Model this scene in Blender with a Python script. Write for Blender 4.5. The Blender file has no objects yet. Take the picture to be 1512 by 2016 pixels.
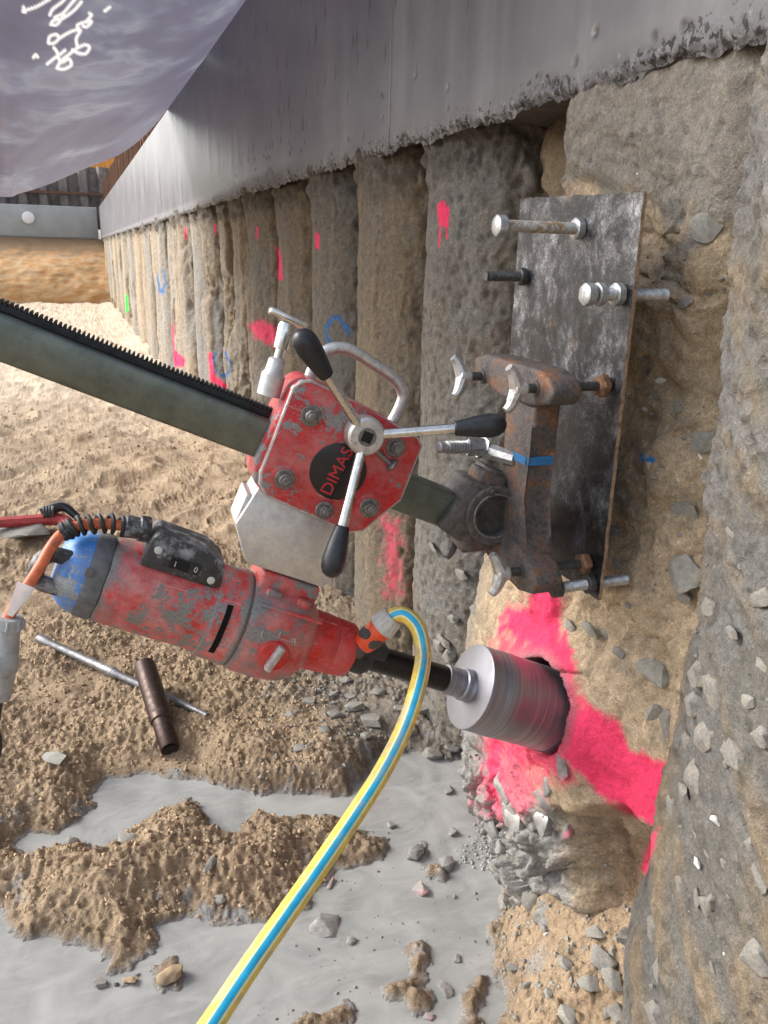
import bpy, bmesh, math, random
import numpy as np
from math import sin, cos, radians, pi
from mathutils import Vector, Matrix

random.seed(7); RNG = np.random.default_rng(7)
SC = bpy.context.scene
COL = SC.collection

# ------------------------------------------------------------------ camera, sky, sun, exposure
FPX = 1600.0; PITCH = radians(17.5); YAW = radians(20.6); ROLL = radians(1.4); HCAM = 1.45
CAM = np.array([0.0, 0.0, HCAM])
FW = np.array([sin(YAW)*cos(PITCH), cos(YAW)*cos(PITCH), -sin(PITCH)])
_r0 = np.array([cos(YAW), -sin(YAW), 0.0]); _u0 = np.cross(_r0, FW)
RT = _r0*cos(ROLL) + _u0*sin(ROLL); UP = np.cross(RT, FW)
cd = bpy.data.cameras.new('camera'); cam = bpy.data.objects.new('camera', cd); COL.objects.link(cam)
cd.sensor_fit = 'VERTICAL'; cd.sensor_height = 24.0; cd.lens = 24.0*FPX/2016.0
cd.clip_start = 0.02; cd.clip_end = 500
cam.matrix_world = Matrix([[RT[0], UP[0], -FW[0], 0], [RT[1], UP[1], -FW[1], 0], [RT[2], UP[2], -FW[2], HCAM], [0, 0, 0, 1]])
SC.camera = cam

SUN_AZ, SUN_EL = radians(300), radians(36)          # azimuth from +Y towards +X: hazy sun over the far left of the pit
w = bpy.data.worlds.new('World'); SC.world = w; w.use_nodes = True
nt = w.node_tree; bg = nt.nodes['Background']
sky = nt.nodes.new('ShaderNodeTexSky'); sky.sky_type = 'NISHITA'; sky.sun_disc = False
sky.sun_elevation = SUN_EL; sky.sun_rotation = SUN_AZ; sky.dust_density = 3.0; sky.air_density = 1.0
hs = nt.nodes.new('ShaderNodeHueSaturation'); hs.inputs['Saturation'].default_value = 0.50
nt.links.new(sky.outputs[0], hs.inputs['Color']); nt.links.new(hs.outputs[0], bg.inputs[0])
bg.inputs[1].default_value = 0.15
sd = bpy.data.lights.new('sun', 'SUN'); sd.energy = 1.3; sd.angle = radians(22); sd.color = (1, 0.965, 0.91)
sun = bpy.data.objects.new('sun', sd); COL.objects.link(sun)
_sv = Vector((sin(SUN_AZ)*cos(SUN_EL), cos(SUN_AZ)*cos(SUN_EL), sin(SUN_EL)))
sun.rotation_euler = (-_sv).to_track_quat('-Z', 'Y').to_euler(); sun.location = (-3, -1, 6)
SC.view_settings.view_transform = 'Standard'; SC.view_settings.look = 'None'
SC.view_settings.gamma = 1; SC.view_settings.use_curve_mapping = False
SC.view_settings.exposure = 1.18
SC.render.engine = 'CYCLES'; SC.cycles.use_denoising = True; SC.cycles.max_bounces = 7
SC.cycles.sample_clamp_indirect = 8

# ------------------------------------------------------------------ geometry of the view (measuring aid)
def ray(x, y): return ((x-756)/FPX)*RT - ((y-1008)/FPX)*UP + FW
def onX(x, y, X): r = ray(x, y); return CAM + r*(X/r[0])
def onZ(x, y, Z): r = ray(x, y); return CAM + r*((Z-HCAM)/r[2])
def at(x, y, d): return CAM + ray(x, y)*d
def proj(P):
    d = np.asarray(P, float) - CAM; z = d@FW; z = np.where(np.abs(z) < 1e-3, 1e-3, z)
    return 756+FPX*(d@RT)/z, 1008-FPX*(d@UP)/z, z

# ------------------------------------------------------------------ noise
_perm = RNG.permutation(256); _perm = np.concatenate([_perm, _perm, _perm])
_grad = RNG.normal(size=(256, 3)); _grad /= np.linalg.norm(_grad, axis=1)[:, None]
def perlin(p):
    p = np.asarray(p, float); i = np.floor(p).astype(np.int64); f = p-i; i &= 255
    u = f*f*f*(f*(f*6-15)+10); out = 0
    for dx in (0, 1):
        for dy in (0, 1):
            for dz in (0, 1):
                h = _perm[_perm[_perm[i[:, 0]+dx] + i[:, 1]+dy] + i[:, 2]+dz]
                g = _grad[h]
                d = g[:, 0]*(f[:, 0]-dx)+g[:, 1]*(f[:, 1]-dy)+g[:, 2]*(f[:, 2]-dz)
                wx = u[:, 0] if dx else 1-u[:, 0]; wy = u[:, 1] if dy else 1-u[:, 1]; wz = u[:, 2] if dz else 1-u[:, 2]
                out = out + d*wx*wy*wz
    return out*1.6
def fbm(p, freq, oct=3, gain=0.5):
    a, o = 1.0, 0.0; p = np.asarray(p, float)*freq
    for k in range(oct):
        o = o + a*perlin(p+k*17.3); p = p*2.03; a *= gain
    return o
def worley2(x, y, seed=0):
    """nearest-point distance and a per-cell random in a jittered 2-D grid"""
    ix = np.floor(x).astype(np.int64); iy = np.floor(y).astype(np.int64)
    best = np.full(x.shape, 9.0); rnd = np.zeros(x.shape)
    for dx in (-1, 0, 1):
        for dy in (-1, 0, 1):
            cx, cy = ix+dx, iy+dy
            h = _perm[_perm[(cx+seed) & 255] + (cy & 255)]; h2 = _perm[h+91]; h3 = _perm[h+37]
            d = np.hypot(x-(cx+h/255.0), y-(cy+h2/255.0))
            m = d < best; best = np.where(m, d, best); rnd = np.where(m, h3/255.0, rnd)
    return best, rnd
def blocks(x, y, seed=0):
    """broken-block pattern: (random level per block, closeness to a crack)"""
    ix = np.floor(x).astype(np.int64); iy = np.floor(y).astype(np.int64)
    b1 = np.full(x.shape, 9.0); b2 = np.full(x.shape, 9.0); rnd = np.zeros(x.shape)
    for dx in (-1, 0, 1):
        for dy in (-1, 0, 1):
            cx, cy = ix+dx, iy+dy; h = _perm[_perm[(cx+seed) & 255] + (cy & 255)]
            d = np.hypot(x-(cx+h/255.0), y-(cy+_perm[h+91]/255.0)); m = d < b1
            b2 = np.where(m, b1, np.minimum(b2, d)); b1 = np.where(m, d, b1); rnd = np.where(m, _perm[h+37]/255.0, rnd)
    return rnd, np.clip(1-(b2-b1)/0.10, 0, 1)
def sstep(a, b, x): t = np.clip((x-a)/(b-a), 0, 1); return t*t*(3-2*t)
def sdpoly(x, y, poly):
    """signed distance, negative inside"""
    P = np.asarray(poly, float)[:, :2]; n = len(P); d = np.full(x.shape, 1e9); s = np.zeros(x.shape, bool)
    for k in range(n):
        ax, ay = P[k]; bx, by = P[(k+1) % n]; ex, ey = bx-ax, by-ay; wx, wy = x-ax, y-ay
        t = np.clip((wx*ex+wy*ey)/(ex*ex+ey*ey+1e-12), 0, 1)
        d = np.minimum(d, (wx-t*ex)**2+(wy-t*ey)**2)
        c = (ay > y) != (by > y)
        with np.errstate(divide='ignore', invalid='ignore'):
            s ^= c & (x < (bx-ax)*(y-ay)/(by-ay+1e-12)+ax)
    return np.sqrt(d)*np.where(s, -1, 1)
def lerp(a, b, t):
    t = np.asarray(t)[..., None]; return np.asarray(a)*(1-t)+np.asarray(b)*t

# ------------------------------------------------------------------ objects
def tag(o, label=None, cat=None, group=None, kind=None):
    if label: o['label'] = label
    if cat: o['category'] = cat
    if group: o['group'] = group
    if kind: o['kind'] = kind
    return o
def empty(name, M=None, loc=None):
    o = bpy.data.objects.new(name, None); COL.objects.link(o); o.empty_display_size = 0.05
    if M is not None: o.matrix_world = M
    if loc is not None: o.location = loc; o.matrix_world = Matrix.Translation(loc)
    return o
def link(name, me, mat=None, parent=None):
    o = bpy.data.objects.new(name, me); COL.objects.link(o)
    if mat is not None:
        for m in (mat if isinstance(mat, (list, tuple)) else [mat]): me.materials.append(m)
    if parent is not None: o.parent = parent
    return o
def from_np(name, V, F, mat, parent=None, col=None, attrs=None, smooth=True):
    me = bpy.data.meshes.new(name); V = np.ascontiguousarray(V, np.float32); F = np.asarray(F, np.int32)
    me.vertices.add(len(V)); me.vertices.foreach_set('co', V.ravel())
    k = F.shape[1]; me.loops.add(F.size); me.loops.foreach_set('vertex_index', F.ravel())
    me.polygons.add(len(F)); me.polygons.foreach_set('loop_start', np.arange(len(F), dtype=np.int32)*k)
    me.update(calc_edges=True)
    me.polygons.foreach_set('use_smooth', np.full(len(F), smooth, bool))
    if col is not None:
        a = me.color_attributes.new('Col', 'FLOAT_COLOR', 'POINT')
        c = np.ones((len(V), 4), np.float32); c[:, :3] = col; a.data.foreach_set('color', c.ravel())
    for n_, v in (attrs or {}).items():
        a = me.attributes.new(n_, 'FLOAT', 'POINT'); a.data.foreach_set('value', np.ascontiguousarray(v, np.float32))
    return link(name, me, mat, parent)
def grid_faces(nr, nc, flip=False):
    i = np.arange(nr-1)[:, None]*nc+np.arange(nc-1)[None, :]; i = i.ravel()
    q = np.stack([i, i+1, i+nc+1, i+nc], 1)
    return q[:, ::-1] if flip else q
def from_bm(name, bm, mat, parent=None, smooth=True, world=False, ang=35):
    bmesh.ops.recalc_face_normals(bm, faces=bm.faces)
    me = bpy.data.meshes.new(name)
    if world and parent is not None: bm.transform(parent.matrix_world.inverted())
    bm.to_mesh(me); bm.free()
    if smooth:
        me.polygons.foreach_set('use_smooth', np.ones(len(me.polygons), bool)); me.set_sharp_from_angle(angle=radians(ang))
    return link(name, me, mat, parent)
def bm_box(x0, x1, y0, y1, z0, z1, bev=0.0, seg=2, matidx=-1):
    bm = bmesh.new(); bmesh.ops.create_cube(bm, size=1)
    for v in bm.verts: v.co = Vector(((x0+x1)/2+v.co.x*(x1-x0), (y0+y1)/2+v.co.y*(y1-y0), (z0+z1)/2+v.co.z*(z1-z0)))
    if bev: bmesh.ops.bevel(bm, geom=list(bm.edges), offset=bev, segments=seg, affect='EDGES', profile=0.5, material=matidx)
    return bm
def bm_prism(poly, z0, z1, bev=0.0, seg=2, matidx=-1):
    """polygon in local x,y extruded along local z"""
    bm = bmesh.new(); a = [bm.verts.new((x, y, z0)) for x, y in poly]; b = [bm.verts.new((x, y, z1)) for x, y in poly]
    bm.faces.new(a[::-1]); bm.faces.new(b); n = len(poly)
    for i in range(n): bm.faces.new((a[i], a[(i+1) % n], b[(i+1) % n], b[i]))
    if bev: bmesh.ops.bevel(bm, geom=[e for e in bm.edges], offset=bev, segments=seg, affect='EDGES', profile=0.5, material=matidx)
    return bm
def axes(d, hint=(0, 0, 1)):
    d = Vector(d).normalized(); h = Vector(hint)
    if abs(d.dot(h)) > 0.95: h = Vector((1, 0, 0)) if abs(d.x) < 0.9 else Vector((0, 1, 0))
    a = h.cross(d).normalized(); return d, a, d.cross(a)
def bm_lathe(prof, origin=(0, 0, 0), d=(1, 0, 0), seg=32, hint=(0, 0, 1), shape=None, bm=None):
    """profile of (distance along d, radius); closed with caps; shape(angle)->scale"""
    bm = bm or bmesh.new(); D, A, B = axes(d, hint); o = Vector(origin); rings = []
    for s, r in prof:
        rings.append([bm.verts.new(o+D*s+(A*cos(t)+B*sin(t))*r*(shape(t) if shape else 1)) for t in (2*pi*k/seg for k in range(seg))])
    for a, b in zip(rings, rings[1:]):
        for k in range(seg): bm.faces.new((a[k], a[(k+1) % seg], b[(k+1) % seg], b[k]))
    bm.faces.new(rings[0][::-1]); bm.faces.new(rings[-1]); return bm
def smooth_path(pts, n=60):
    P = [Vector(p) for p in pts]; P = [2*P[0]-P[1]]+P+[2*P[-1]-P[-2]]; out = []; m = len(P)-3
    for i in range(m):
        a, b, c, d = P[i:i+4]; k = max(2, n//m)
        for j in range(k):
            t = j/k; out.append(0.5*((2*b)+(c-a)*t+(2*a-5*b+4*c-d)*t*t+(3*b-a-3*c+d)*t*t*t))
    out.append(P[-2]); return out
def bm_tube(path, r, seg=12, bm=None, matfn=None):
    bm = bm or bmesh.new(); P = [Vector(p) for p in path]; n = len(P); rings = []; A = None
    for i in range(n):
        T = (P[min(i+1, n-1)]-P[max(i-1, 0)]).normalized()
        if A is None: _, A, _ = axes(T)
        A = (A-T*A.dot(T)).normalized(); B = T.cross(A); rr = r(i/(n-1)) if callable(r) else r
        rings.append([bm.verts.new(P[i]+(A*cos(t)+B*sin(t))*rr) for t in (2*pi*k/seg for k in range(seg))])
    for a, b in zip(rings, rings[1:]):
        for k in range(seg):
            f = bm.faces.new((a[k], a[(k+1) % seg], b[(k+1) % seg], b[k]))
            if matfn: f.material_index = matfn(k, seg)
    bm.faces.new(rings[0][::-1]); bm.faces.new(rings[-1]); return bm
def bm_join(dst, src):
    me = bpy.data.meshes.new('tmp'); src.to_mesh(me); src.free(); dst.from_mesh(me); bpy.data.meshes.remove(me); return dst
def hexprof(t): k = pi/3; return 1.0/cos(((t+k/2) % k)-k/2)*0.9

# ------------------------------------------------------------------ materials
class NT:
    def __init__(s, name):
        s.m = bpy.data.materials.new(name); s.m.use_nodes = True; s.t = s.m.node_tree; s.b = s.t.nodes['Principled BSDF']
        s.tc = s.t.nodes.new('ShaderNodeTexCoord')
    def n(s, typ, **kw):
        x = s.t.nodes.new('ShaderNode'+typ)
        for k, v in kw.items():
            if k in x.inputs: x.inputs[k].default_value = v
            else: setattr(x, k, v)
        return x
    def l(s, a, b): s.t.links.new(a, b)
    def noise(s, scale, detail=4, rough=0.6, stretch=None, coord='Object', dist=0.0):
        x = s.n('TexNoise'); x.inputs['Scale'].default_value = scale; x.inputs['Detail'].default_value = detail
        x.inputs['Roughness'].default_value = rough; x.inputs['Distortion'].default_value = dist
        if stretch:
            mp = s.n('Mapping'); mp.inputs['Scale'].default_value = stretch[:3]
            if len(stretch) > 3: mp.inputs['Rotation'].default_value = stretch[3:6]
            s.l(s.tc.outputs[coord], mp.inputs[0]); s.l(mp.outputs[0], x.inputs['Vector'])
        else: s.l(s.tc.outputs[coord], x.inputs['Vector'])
        return x.outputs['Fac']
    def ramp(s, fac, stops, interp='LINEAR'):
        r = s.n('ValToRGB'); r.color_ramp.interpolation = interp; e = r.color_ramp.elements
        while len(e) < len(stops): e.new(0.5)
        for k, (p, c) in enumerate(stops):
            e[k].position = p; e[k].color = tuple(c[:3])+(1,) if isinstance(c, tuple) else (c, c, c, 1)
        s.l(fac, r.inputs[0]); return r.outputs[0]
    def mix(s, fac, a, b, mode='MIX'):
        x = s.n('Mix'); x.data_type = 'RGBA'; x.blend_type = mode
        for v, i in ((fac, 0), (a, 6), (b, 7)):
            if isinstance(v, (int, float)): x.inputs[i].default_value = v
            elif isinstance(v, tuple): x.inputs[i].default_value = v[:3]+(1,)
            else: s.l(v, x.inputs[i])
        return x.outputs[2]
    def math(s, op, a, b=None):
        x = s.n('Math'); x.operation = op
        for v, i in ((a, 0), (b, 1)):
            if v is None: continue
            if isinstance(v, (int, float)): x.inputs[i].default_value = v
            else: s.l(v, x.inputs[i])
        return x.outputs[0]
    def bump(s, h, strength=0.4, dist=0.002, prev=None):
        x = s.n('Bump'); x.inputs['Strength'].default_value = strength; x.inputs['Distance'].default_value = dist
        s.l(h, x.inputs['Height'])
        if prev is not None: s.l(prev, x.inputs['Normal'])
        return x.outputs[0]
    def out(s, color=None, rough=None, metal=None, normal=None, **kw):
        for v, k in ((color, 'Base Color'), (rough, 'Roughness'), (metal, 'Metallic'), (normal, 'Normal')):
            if v is None: continue
            if isinstance(v, (int, float)): s.b.inputs[k].default_value = v
            elif isinstance(v, tuple): s.b.inputs[k].default_value = v[:3]+(1,)
            else: s.l(v, s.b.inputs[k])
        for k, v in kw.items(): s.b.inputs[k.replace('_', ' ')].default_value = v
        return s.m
    def attr(s, name):
        x = s.n('Attribute'); x.attribute_name = name; return x

def mat_soil(name, rough=0.92, bumpk=1.0, var=0.5):
    """natural surfaces: own colour in 'Col', dampness in 'wet'; grain and fine relief from noise"""
    k = NT(name); a = k.attr('Col').outputs['Color']; wet = k.attr('wet').outputs['Fac']; raw = k.math('SUBTRACT', 1.0, k.math('MULTIPLY', k.attr('paint').outputs['Fac'], 0.55))
    n1 = k.noise(55, 5, 0.7); n2 = k.noise(420, 3, 0.7); n3 = k.noise(150, 4, 0.75, dist=0.4)
    c = k.mix(raw, a, k.ramp(n1, [(0.3, 1-0.42*var), (0.5, 1.0), (0.72, 1+0.35*var)]), 'MULTIPLY')
    c = k.mix(k.math('MULTIPLY', raw, 0.8), c, k.ramp(n2, [(0.32, 0.62), (0.5, 1.0), (0.68, 1.3)]), 'MULTIPLY')
    c = k.mix(k.math('MULTIPLY', raw, 0.85), c, k.ramp(n3, [(0.30, 0.30), (0.38, 0.80), (0.55, 1.0), (0.68, 1.40)]), 'MULTIPLY')
    b = k.bump(n1, 0.7*bumpk, 0.008); b = k.bump(n3, 0.7*bumpk, 0.004, b); b = k.bump(n2, 0.6*bumpk, 0.0016, b)
    r = k.math('SUBTRACT', rough, k.math('MULTIPLY', wet, 0.6))
    return k.out(c, r, None, b)
def mat_paint(name, paint, under=(0.30, 0.29, 0.28), thr=0.52, rough=0.42, scale=28, dust=0.35, edges=True):
    """worn paint over bare casting, with dust and scratches"""
    k = NT(name); n = k.noise(scale, 8, 0.72, dist=0.3); n2 = k.noise(scale*0.22, 3, 0.5)
    f = k.math('ADD', k.math('MULTIPLY', n, 0.65), k.math('MULTIPLY', n2, 0.35))
    m = k.ramp(f, [(thr, 0.0), (thr+0.022, 1.0)]); g = k.n('NewGeometry')
    chips = k.ramp(k.math('ADD', k.math('MULTIPLY', k.noise(scale*3.4, 5, 0.75), 0.6), k.math('MULTIPLY', n2, 0.4)), [(thr+0.035, 0.0), (thr+0.05, 1.0)])
    edge = k.ramp(k.math('ADD', g.outputs['Pointiness'], k.math('MULTIPLY', n, 0.10)), [(0.578, 0.0), (0.60, 1.0)])
    m = k.math('MAXIMUM', m, k.math('MAXIMUM', chips, edge) if edges else chips)
    fine = k.noise(260, 4, 0.75); pc = k.mix(1.0, paint, k.ramp(k.noise(60, 5, 0.7), [(0.3, 0.72), (0.7, 1.18)]), 'MULTIPLY')
    d = k.ramp(k.noise(16, 6, 0.75), [(0.40, 0.0), (0.66, dust)])
    pc = k.mix(d, pc, (0.55, 0.40, 0.38))
    scr = k.ramp(k.noise(70, 4, 0.7, (0.12, 2.2, 1.0, 0.3, 0.2, 0.9)), [(0.64, 0.0), (0.68, 0.55)])
    pc = k.mix(scr, pc, (0.62, 0.52, 0.50))
    uc = k.mix(1.0, under, k.ramp(fine, [(0.3, 0.65), (0.7, 1.25)]), 'MULTIPLY')
    c = k.mix(m, pc, uc)
    h = k.math('SUBTRACT', k.math('MULTIPLY', fine, 0.3), m)
    return k.out(c, k.ramp(m, [(0, rough), (1, 0.6)]), k.ramp(m, [(0, 0.0), (1, 0.35)]), k.bump(h, 0.45, 0.0008))
def mat_metal(name, col, rough=0.35, metal=1.0, var=0.4, scale=60, dirt=None, dirt_thr=0.55, bumps=0.25):
    k = NT(name); n = k.noise(scale, 6, 0.7); n2 = k.noise(scale*5, 3, 0.7)
    c = k.mix(1.0, col, k.ramp(n, [(0.3, 1-var), (0.7, 1+var*0.6)]), 'MULTIPLY')
    r = k.ramp(n, [(0.3, min(1, rough+0.18)), (0.7, max(0.05, rough-0.08))]); mt = metal
    if dirt:
        dm = k.ramp(k.noise(scale*0.45, 7, 0.75), [(dirt_thr, 0.0), (dirt_thr+0.08, 1.0)])
        c = k.mix(dm, c, dirt); mt = k.ramp(dm, [(0, metal), (1, 0.0)]); r = k.mix(dm, r, (0.85, 0.85, 0.85))
    return k.out(c, r, mt, k.bump(k.math('ADD', n, n2), bumps, 0.0008))
def mat_plain(name, col, rough=0.6, metal=0.0, var=0.35, scale=80, dust=None, bumps=0.2, dthr=0.55):
    k = NT(name); n = k.noise(scale, 5, 0.7)
    c = k.mix(1.0, col, k.ramp(n, [(0.3, 1-var), (0.7, 1+var)]), 'MULTIPLY')
    if dust: c = k.mix(k.ramp(k.noise(scale*0.4, 7, 0.75), [(dthr, 0.0), (dthr+0.13, 0.8)]), c, dust)
    return k.out(c, rough, metal, k.bump(n, bumps, 0.001))

M = {}
M['ground'] = mat_soil('ground_sand', 0.95, 1.2, 0.55)
M['wall'] = mat_soil('pile_soil_concrete', 0.9, 1.0, 0.6)
M['red'] = mat_paint('worn_red_paint', (0.50, 0.018, 0.024), thr=0.565, under=(0.27, 0.26, 0.26), edges=False)
M['red2'] = mat_paint('heavily_worn_red_paint', (0.54, 0.028, 0.028), thr=0.545, under=(0.24, 0.235, 0.23), dust=0.55)
M['red3'] = mat_paint('bright_red_paint', (0.55, 0.016, 0.014), thr=0.60, dust=0.2, edges=False)
M['red2n'] = mat_paint('worn_red_casting', (0.54, 0.028, 0.028), thr=0.545, under=(0.24, 0.235, 0.23), dust=0.5, edges=False)
M['blue'] = mat_paint('worn_blue_paint', (0.025, 0.22, 0.64), under=(0.30, 0.33, 0.36), thr=0.545, dust=0.3, edges=False)
M['bare'] = mat_metal('bare_casting_edge', (0.50, 0.48, 0.47), 0.5, 0.5, 0.45, 90)
M['alu'] = mat_metal('cast_aluminium', (0.60, 0.60, 0.60), 0.42, 0.65, 0.22, 70, (0.36, 0.34, 0.31), 0.64, 0.25)
M['chrome'] = mat_metal('chromed_steel', (0.72, 0.71, 0.69), 0.2, 1.0, 0.25, 60, (0.28, 0.24, 0.2), 0.66, 0.1)
M['handle'] = mat_metal('aluminium_handle', (0.62, 0.61, 0.60), 0.4, 0.85, 0.35, 80, (0.30, 0.27, 0.25), 0.6)
M['zinc'] = mat_metal('zinc_plated_steel', (0.50, 0.52, 0.54), 0.42, 0.8, 0.4, 120, (0.25, 0.20, 0.15), 0.62)
M['zinc_rust'] = mat_metal('rusting_zinc_bolt', (0.45, 0.45, 0.43), 0.5, 0.7, 0.4, 120, (0.30, 0.20, 0.10), 0.48)
M['dark_bolt'] = mat_metal('dark_bolt_steel', (0.11, 0.11, 0.11), 0.5, 0.7, 0.5, 120, (0.22, 0.17, 0.13), 0.6)
M['grey_bolt'] = mat_metal('grey_nut_steel', (0.24, 0.23, 0.22), 0.5, 0.75, 0.45, 140, (0.16, 0.11, 0.09), 0.58)
M['black'] = mat_plain('black_plastic', (0.018, 0.02, 0.025), 0.38, 0, 0.4, 90, (0.24, 0.25, 0.27), 0.2, 0.63)
M['black_dusty'] = mat_plain('dusty_black_plastic', (0.035, 0.036, 0.04), 0.55, 0, 0.5, 70, (0.33, 0.34, 0.36), 0.25, 0.50)
M['rubber'] = mat_plain('black_rubber', (0.02, 0.021, 0.023), 0.6, 0, 0.4, 90, (0.22, 0.22, 0.22), 0.25, 0.56)
M['dark_slot'] = mat_plain('dark_opening', (0.01, 0.01, 0.01), 0.9)
M['shaft'] = mat_plain('blackened_shaft', (0.02, 0.017, 0.016), 0.34, 0.4, 0.4, 120)
M['darkring'] = mat_plain('dark_grey_cap', (0.12, 0.125, 0.135), 0.55, 0, 0.35, 60, (0.25, 0.25, 0.25), 0.3, 0.58)
M['steel_bit'] = None
def _bit():
    k = NT('turned_steel'); n = k.noise(3, 3, 0.6, (90, 2, 2)); n2 = k.noise(60, 4, 0.6)
    c = k.mix(1.0, (0.33, 0.33, 0.365), k.ramp(n, [(0.3, 0.72), (0.7, 1.2)]), 'MULTIPLY')
    return k.out(c, k.ramp(n, [(0.3, 0.52), (0.7, 0.40)]), 0.8, k.bump(k.math('ADD', n, k.math('MULTIPLY', n2, 0.3)), 0.12, 0.0006), Anisotropic=0.5)
M['steel_bit'] = _bit()
M['bit_wet'] = mat_metal('wet_segment_steel', (0.10, 0.10, 0.125), 0.3, 0.6, 0.4, 80)
def _column():
    k = NT('column_steel'); n = k.noise(25, 5, 0.7); n2 = k.noise(90, 4, 0.7, (0.15, 1.6, 1.6))
    c = k.mix(1.0, (0.155, 0.178, 0.157), k.ramp(n, [(0.3, 0.7), (0.7, 1.25)]), 'MULTIPLY')
    sm = k.ramp(k.noise(9, 7, 0.75), [(0.60, 0.0), (0.67, 0.75)]); c = k.mix(sm, c, (0.36, 0.33, 0.30))
    return k.out(c, k.ramp(n2, [(0.3, 0.46), (0.7, 0.26)]), 0.8, k.bump(n2, 0.15, 0.0006))
M['column'] = _column()
M['rack'] = mat_metal('oily_rack_steel', (0.03, 0.032, 0.035), 0.42, 0.6, 0.4, 90)
def _iron():
    k = NT('rusty_cast_iron'); n = k.noise(18, 7, 0.75); f = k.noise(180, 4, 0.75)
    c = k.ramp(n, [(0.36, (0.065, 0.058, 0.055)), (0.5, (0.12, 0.105, 0.10)), (0.58, (0.20, 0.10, 0.055)), (0.68, (0.30, 0.155, 0.085))])
    c = k.mix(1.0, c, k.ramp(f, [(0.3, 0.55), (0.7, 1.35)]), 'MULTIPLY')
    return k.out(c, 0.72, 0.15, k.bump(k.math('ADD', f, n), 0.7, 0.002))
M['iron'] = _iron()
M['rust'] = mat_plain('flaking_rust', (0.20, 0.105, 0.06), 0.95, 0, 0.5, 150, None, 0.9)
M['iron_dark'] = mat_plain('dark_cast_iron', (0.105, 0.095, 0.09), 0.6, 0.3, 0.5, 90, (0.21, 0.16, 0.12), 0.5, 0.6)
def _plate():
    k = NT('tarred_steel_plate'); n = k.noise(8, 10, 0.78, (1, 1.1, 0.9, 0.5, 0, 0), dist=0.35); n2 = k.noise(34, 6, 0.75); f = k.noise(320, 3, 0.8)
    z = k.n('SeparateXYZ'); k.l(k.tc.outputs['Object'], z.inputs[0])
    zz = k.ramp(k.math('ADD', k.math('MULTIPLY', z.outputs['Z'], 1.6), k.math('MULTIPLY', k.noise(7, 4, 0.6), 0.4)), [(0.55, 0.0), (0.85, 1.0)])
    t = k.math('ADD', k.math('MULTIPLY', n, 0.7), k.math('MULTIPLY', n2, 0.3))
    c = k.ramp(t, [(0.40, (0.012, 0.013, 0.015)), (0.48, (0.045, 0.046, 0.05)), (0.54, (0.15, 0.15, 0.155)), (0.60, (0.34, 0.345, 0.36)), (0.68, (0.58, 0.59, 0.60))])
    c = k.mix(zz, k.mix(1.0, c, (0.32, 0.33, 0.36), 'MULTIPLY'), c)      # the lower half is smeared with wet bitumen
    c = k.mix(k.ramp(k.noise(14, 6, 0.7), [(0.60, 0.0), (0.70, 0.6)]), c, (0.20, 0.12, 0.08))
    c = k.mix(1.0, c, k.ramp(f, [(0.32, 0.5), (0.5, 1.0), (0.66, 1.8)]), 'MULTIPLY')
    return k.out(c, k.ramp(t, [(0.4, 0.30), (0.62, 0.75)]), 0.25, k.bump(k.math('ADD', t, k.math('MULTIPLY', f, 0.25)), 0.6, 0.002))
M['plate'] = _plate()
M['stone'] = mat_plain('grey_sandstone', (0.27, 0.262, 0.232), 0.9, 0, 0.3, 9, (0.36, 0.29, 0.20), 0.8, 0.56)
M['stone_dark'] = mat_plain('dark_grey_stone', (0.215, 0.205, 0.185), 0.85, 0, 0.35, 9, (0.34, 0.28, 0.20), 0.8, 0.55)
M['stone_wet'] = mat_plain('slurry_wet_stone', (0.235, 0.23, 0.218), 0.3, 0, 0.4, 5, None, 0.8)
M['stone_pink'] = mat_plain('stone_with_pink_paint', (0.26, 0.245, 0.23), 0.6, 0, 0.35, 6, (0.80, 0.10, 0.19), 0.8, 0.53)
M['shell'] = mat_plain('white_shell', (0.75, 0.73, 0.68), 0.6, 0, 0.15)
M['sandclod'] = mat_plain('damp_sand_clod', (0.40, 0.295, 0.19), 0.95, 0, 0.45, 160, None, 1.0)
def _slurry():
    k = NT('grey_cement_slurry'); n = k.noise(7, 5, 0.6, dist=1.2); f = k.noise(60, 4, 0.6, dist=0.6); st = k.noise(14, 4, 0.6, (0.5, 2.4, 1, 0, 0, 0.6), dist=1.5)
    c = k.ramp(n, [(0.32, (0.235, 0.242, 0.235)), (0.5, (0.295, 0.30, 0.29)), (0.7, (0.36, 0.363, 0.35))])
    c = k.mix(k.ramp(st, [(0.52, 0.0), (0.72, 0.5)]), c, (0.38, 0.38, 0.37))
    return k.out(c, k.ramp(n, [(0.35, 0.05), (0.65, 0.15)]), 0.0, k.bump(k.math('ADD', st, k.math('MULTIPLY', f, 0.25)), 0.16, 0.006), Specular_IOR_Level=0.5)
M['slurry'] = _slurry()
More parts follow.
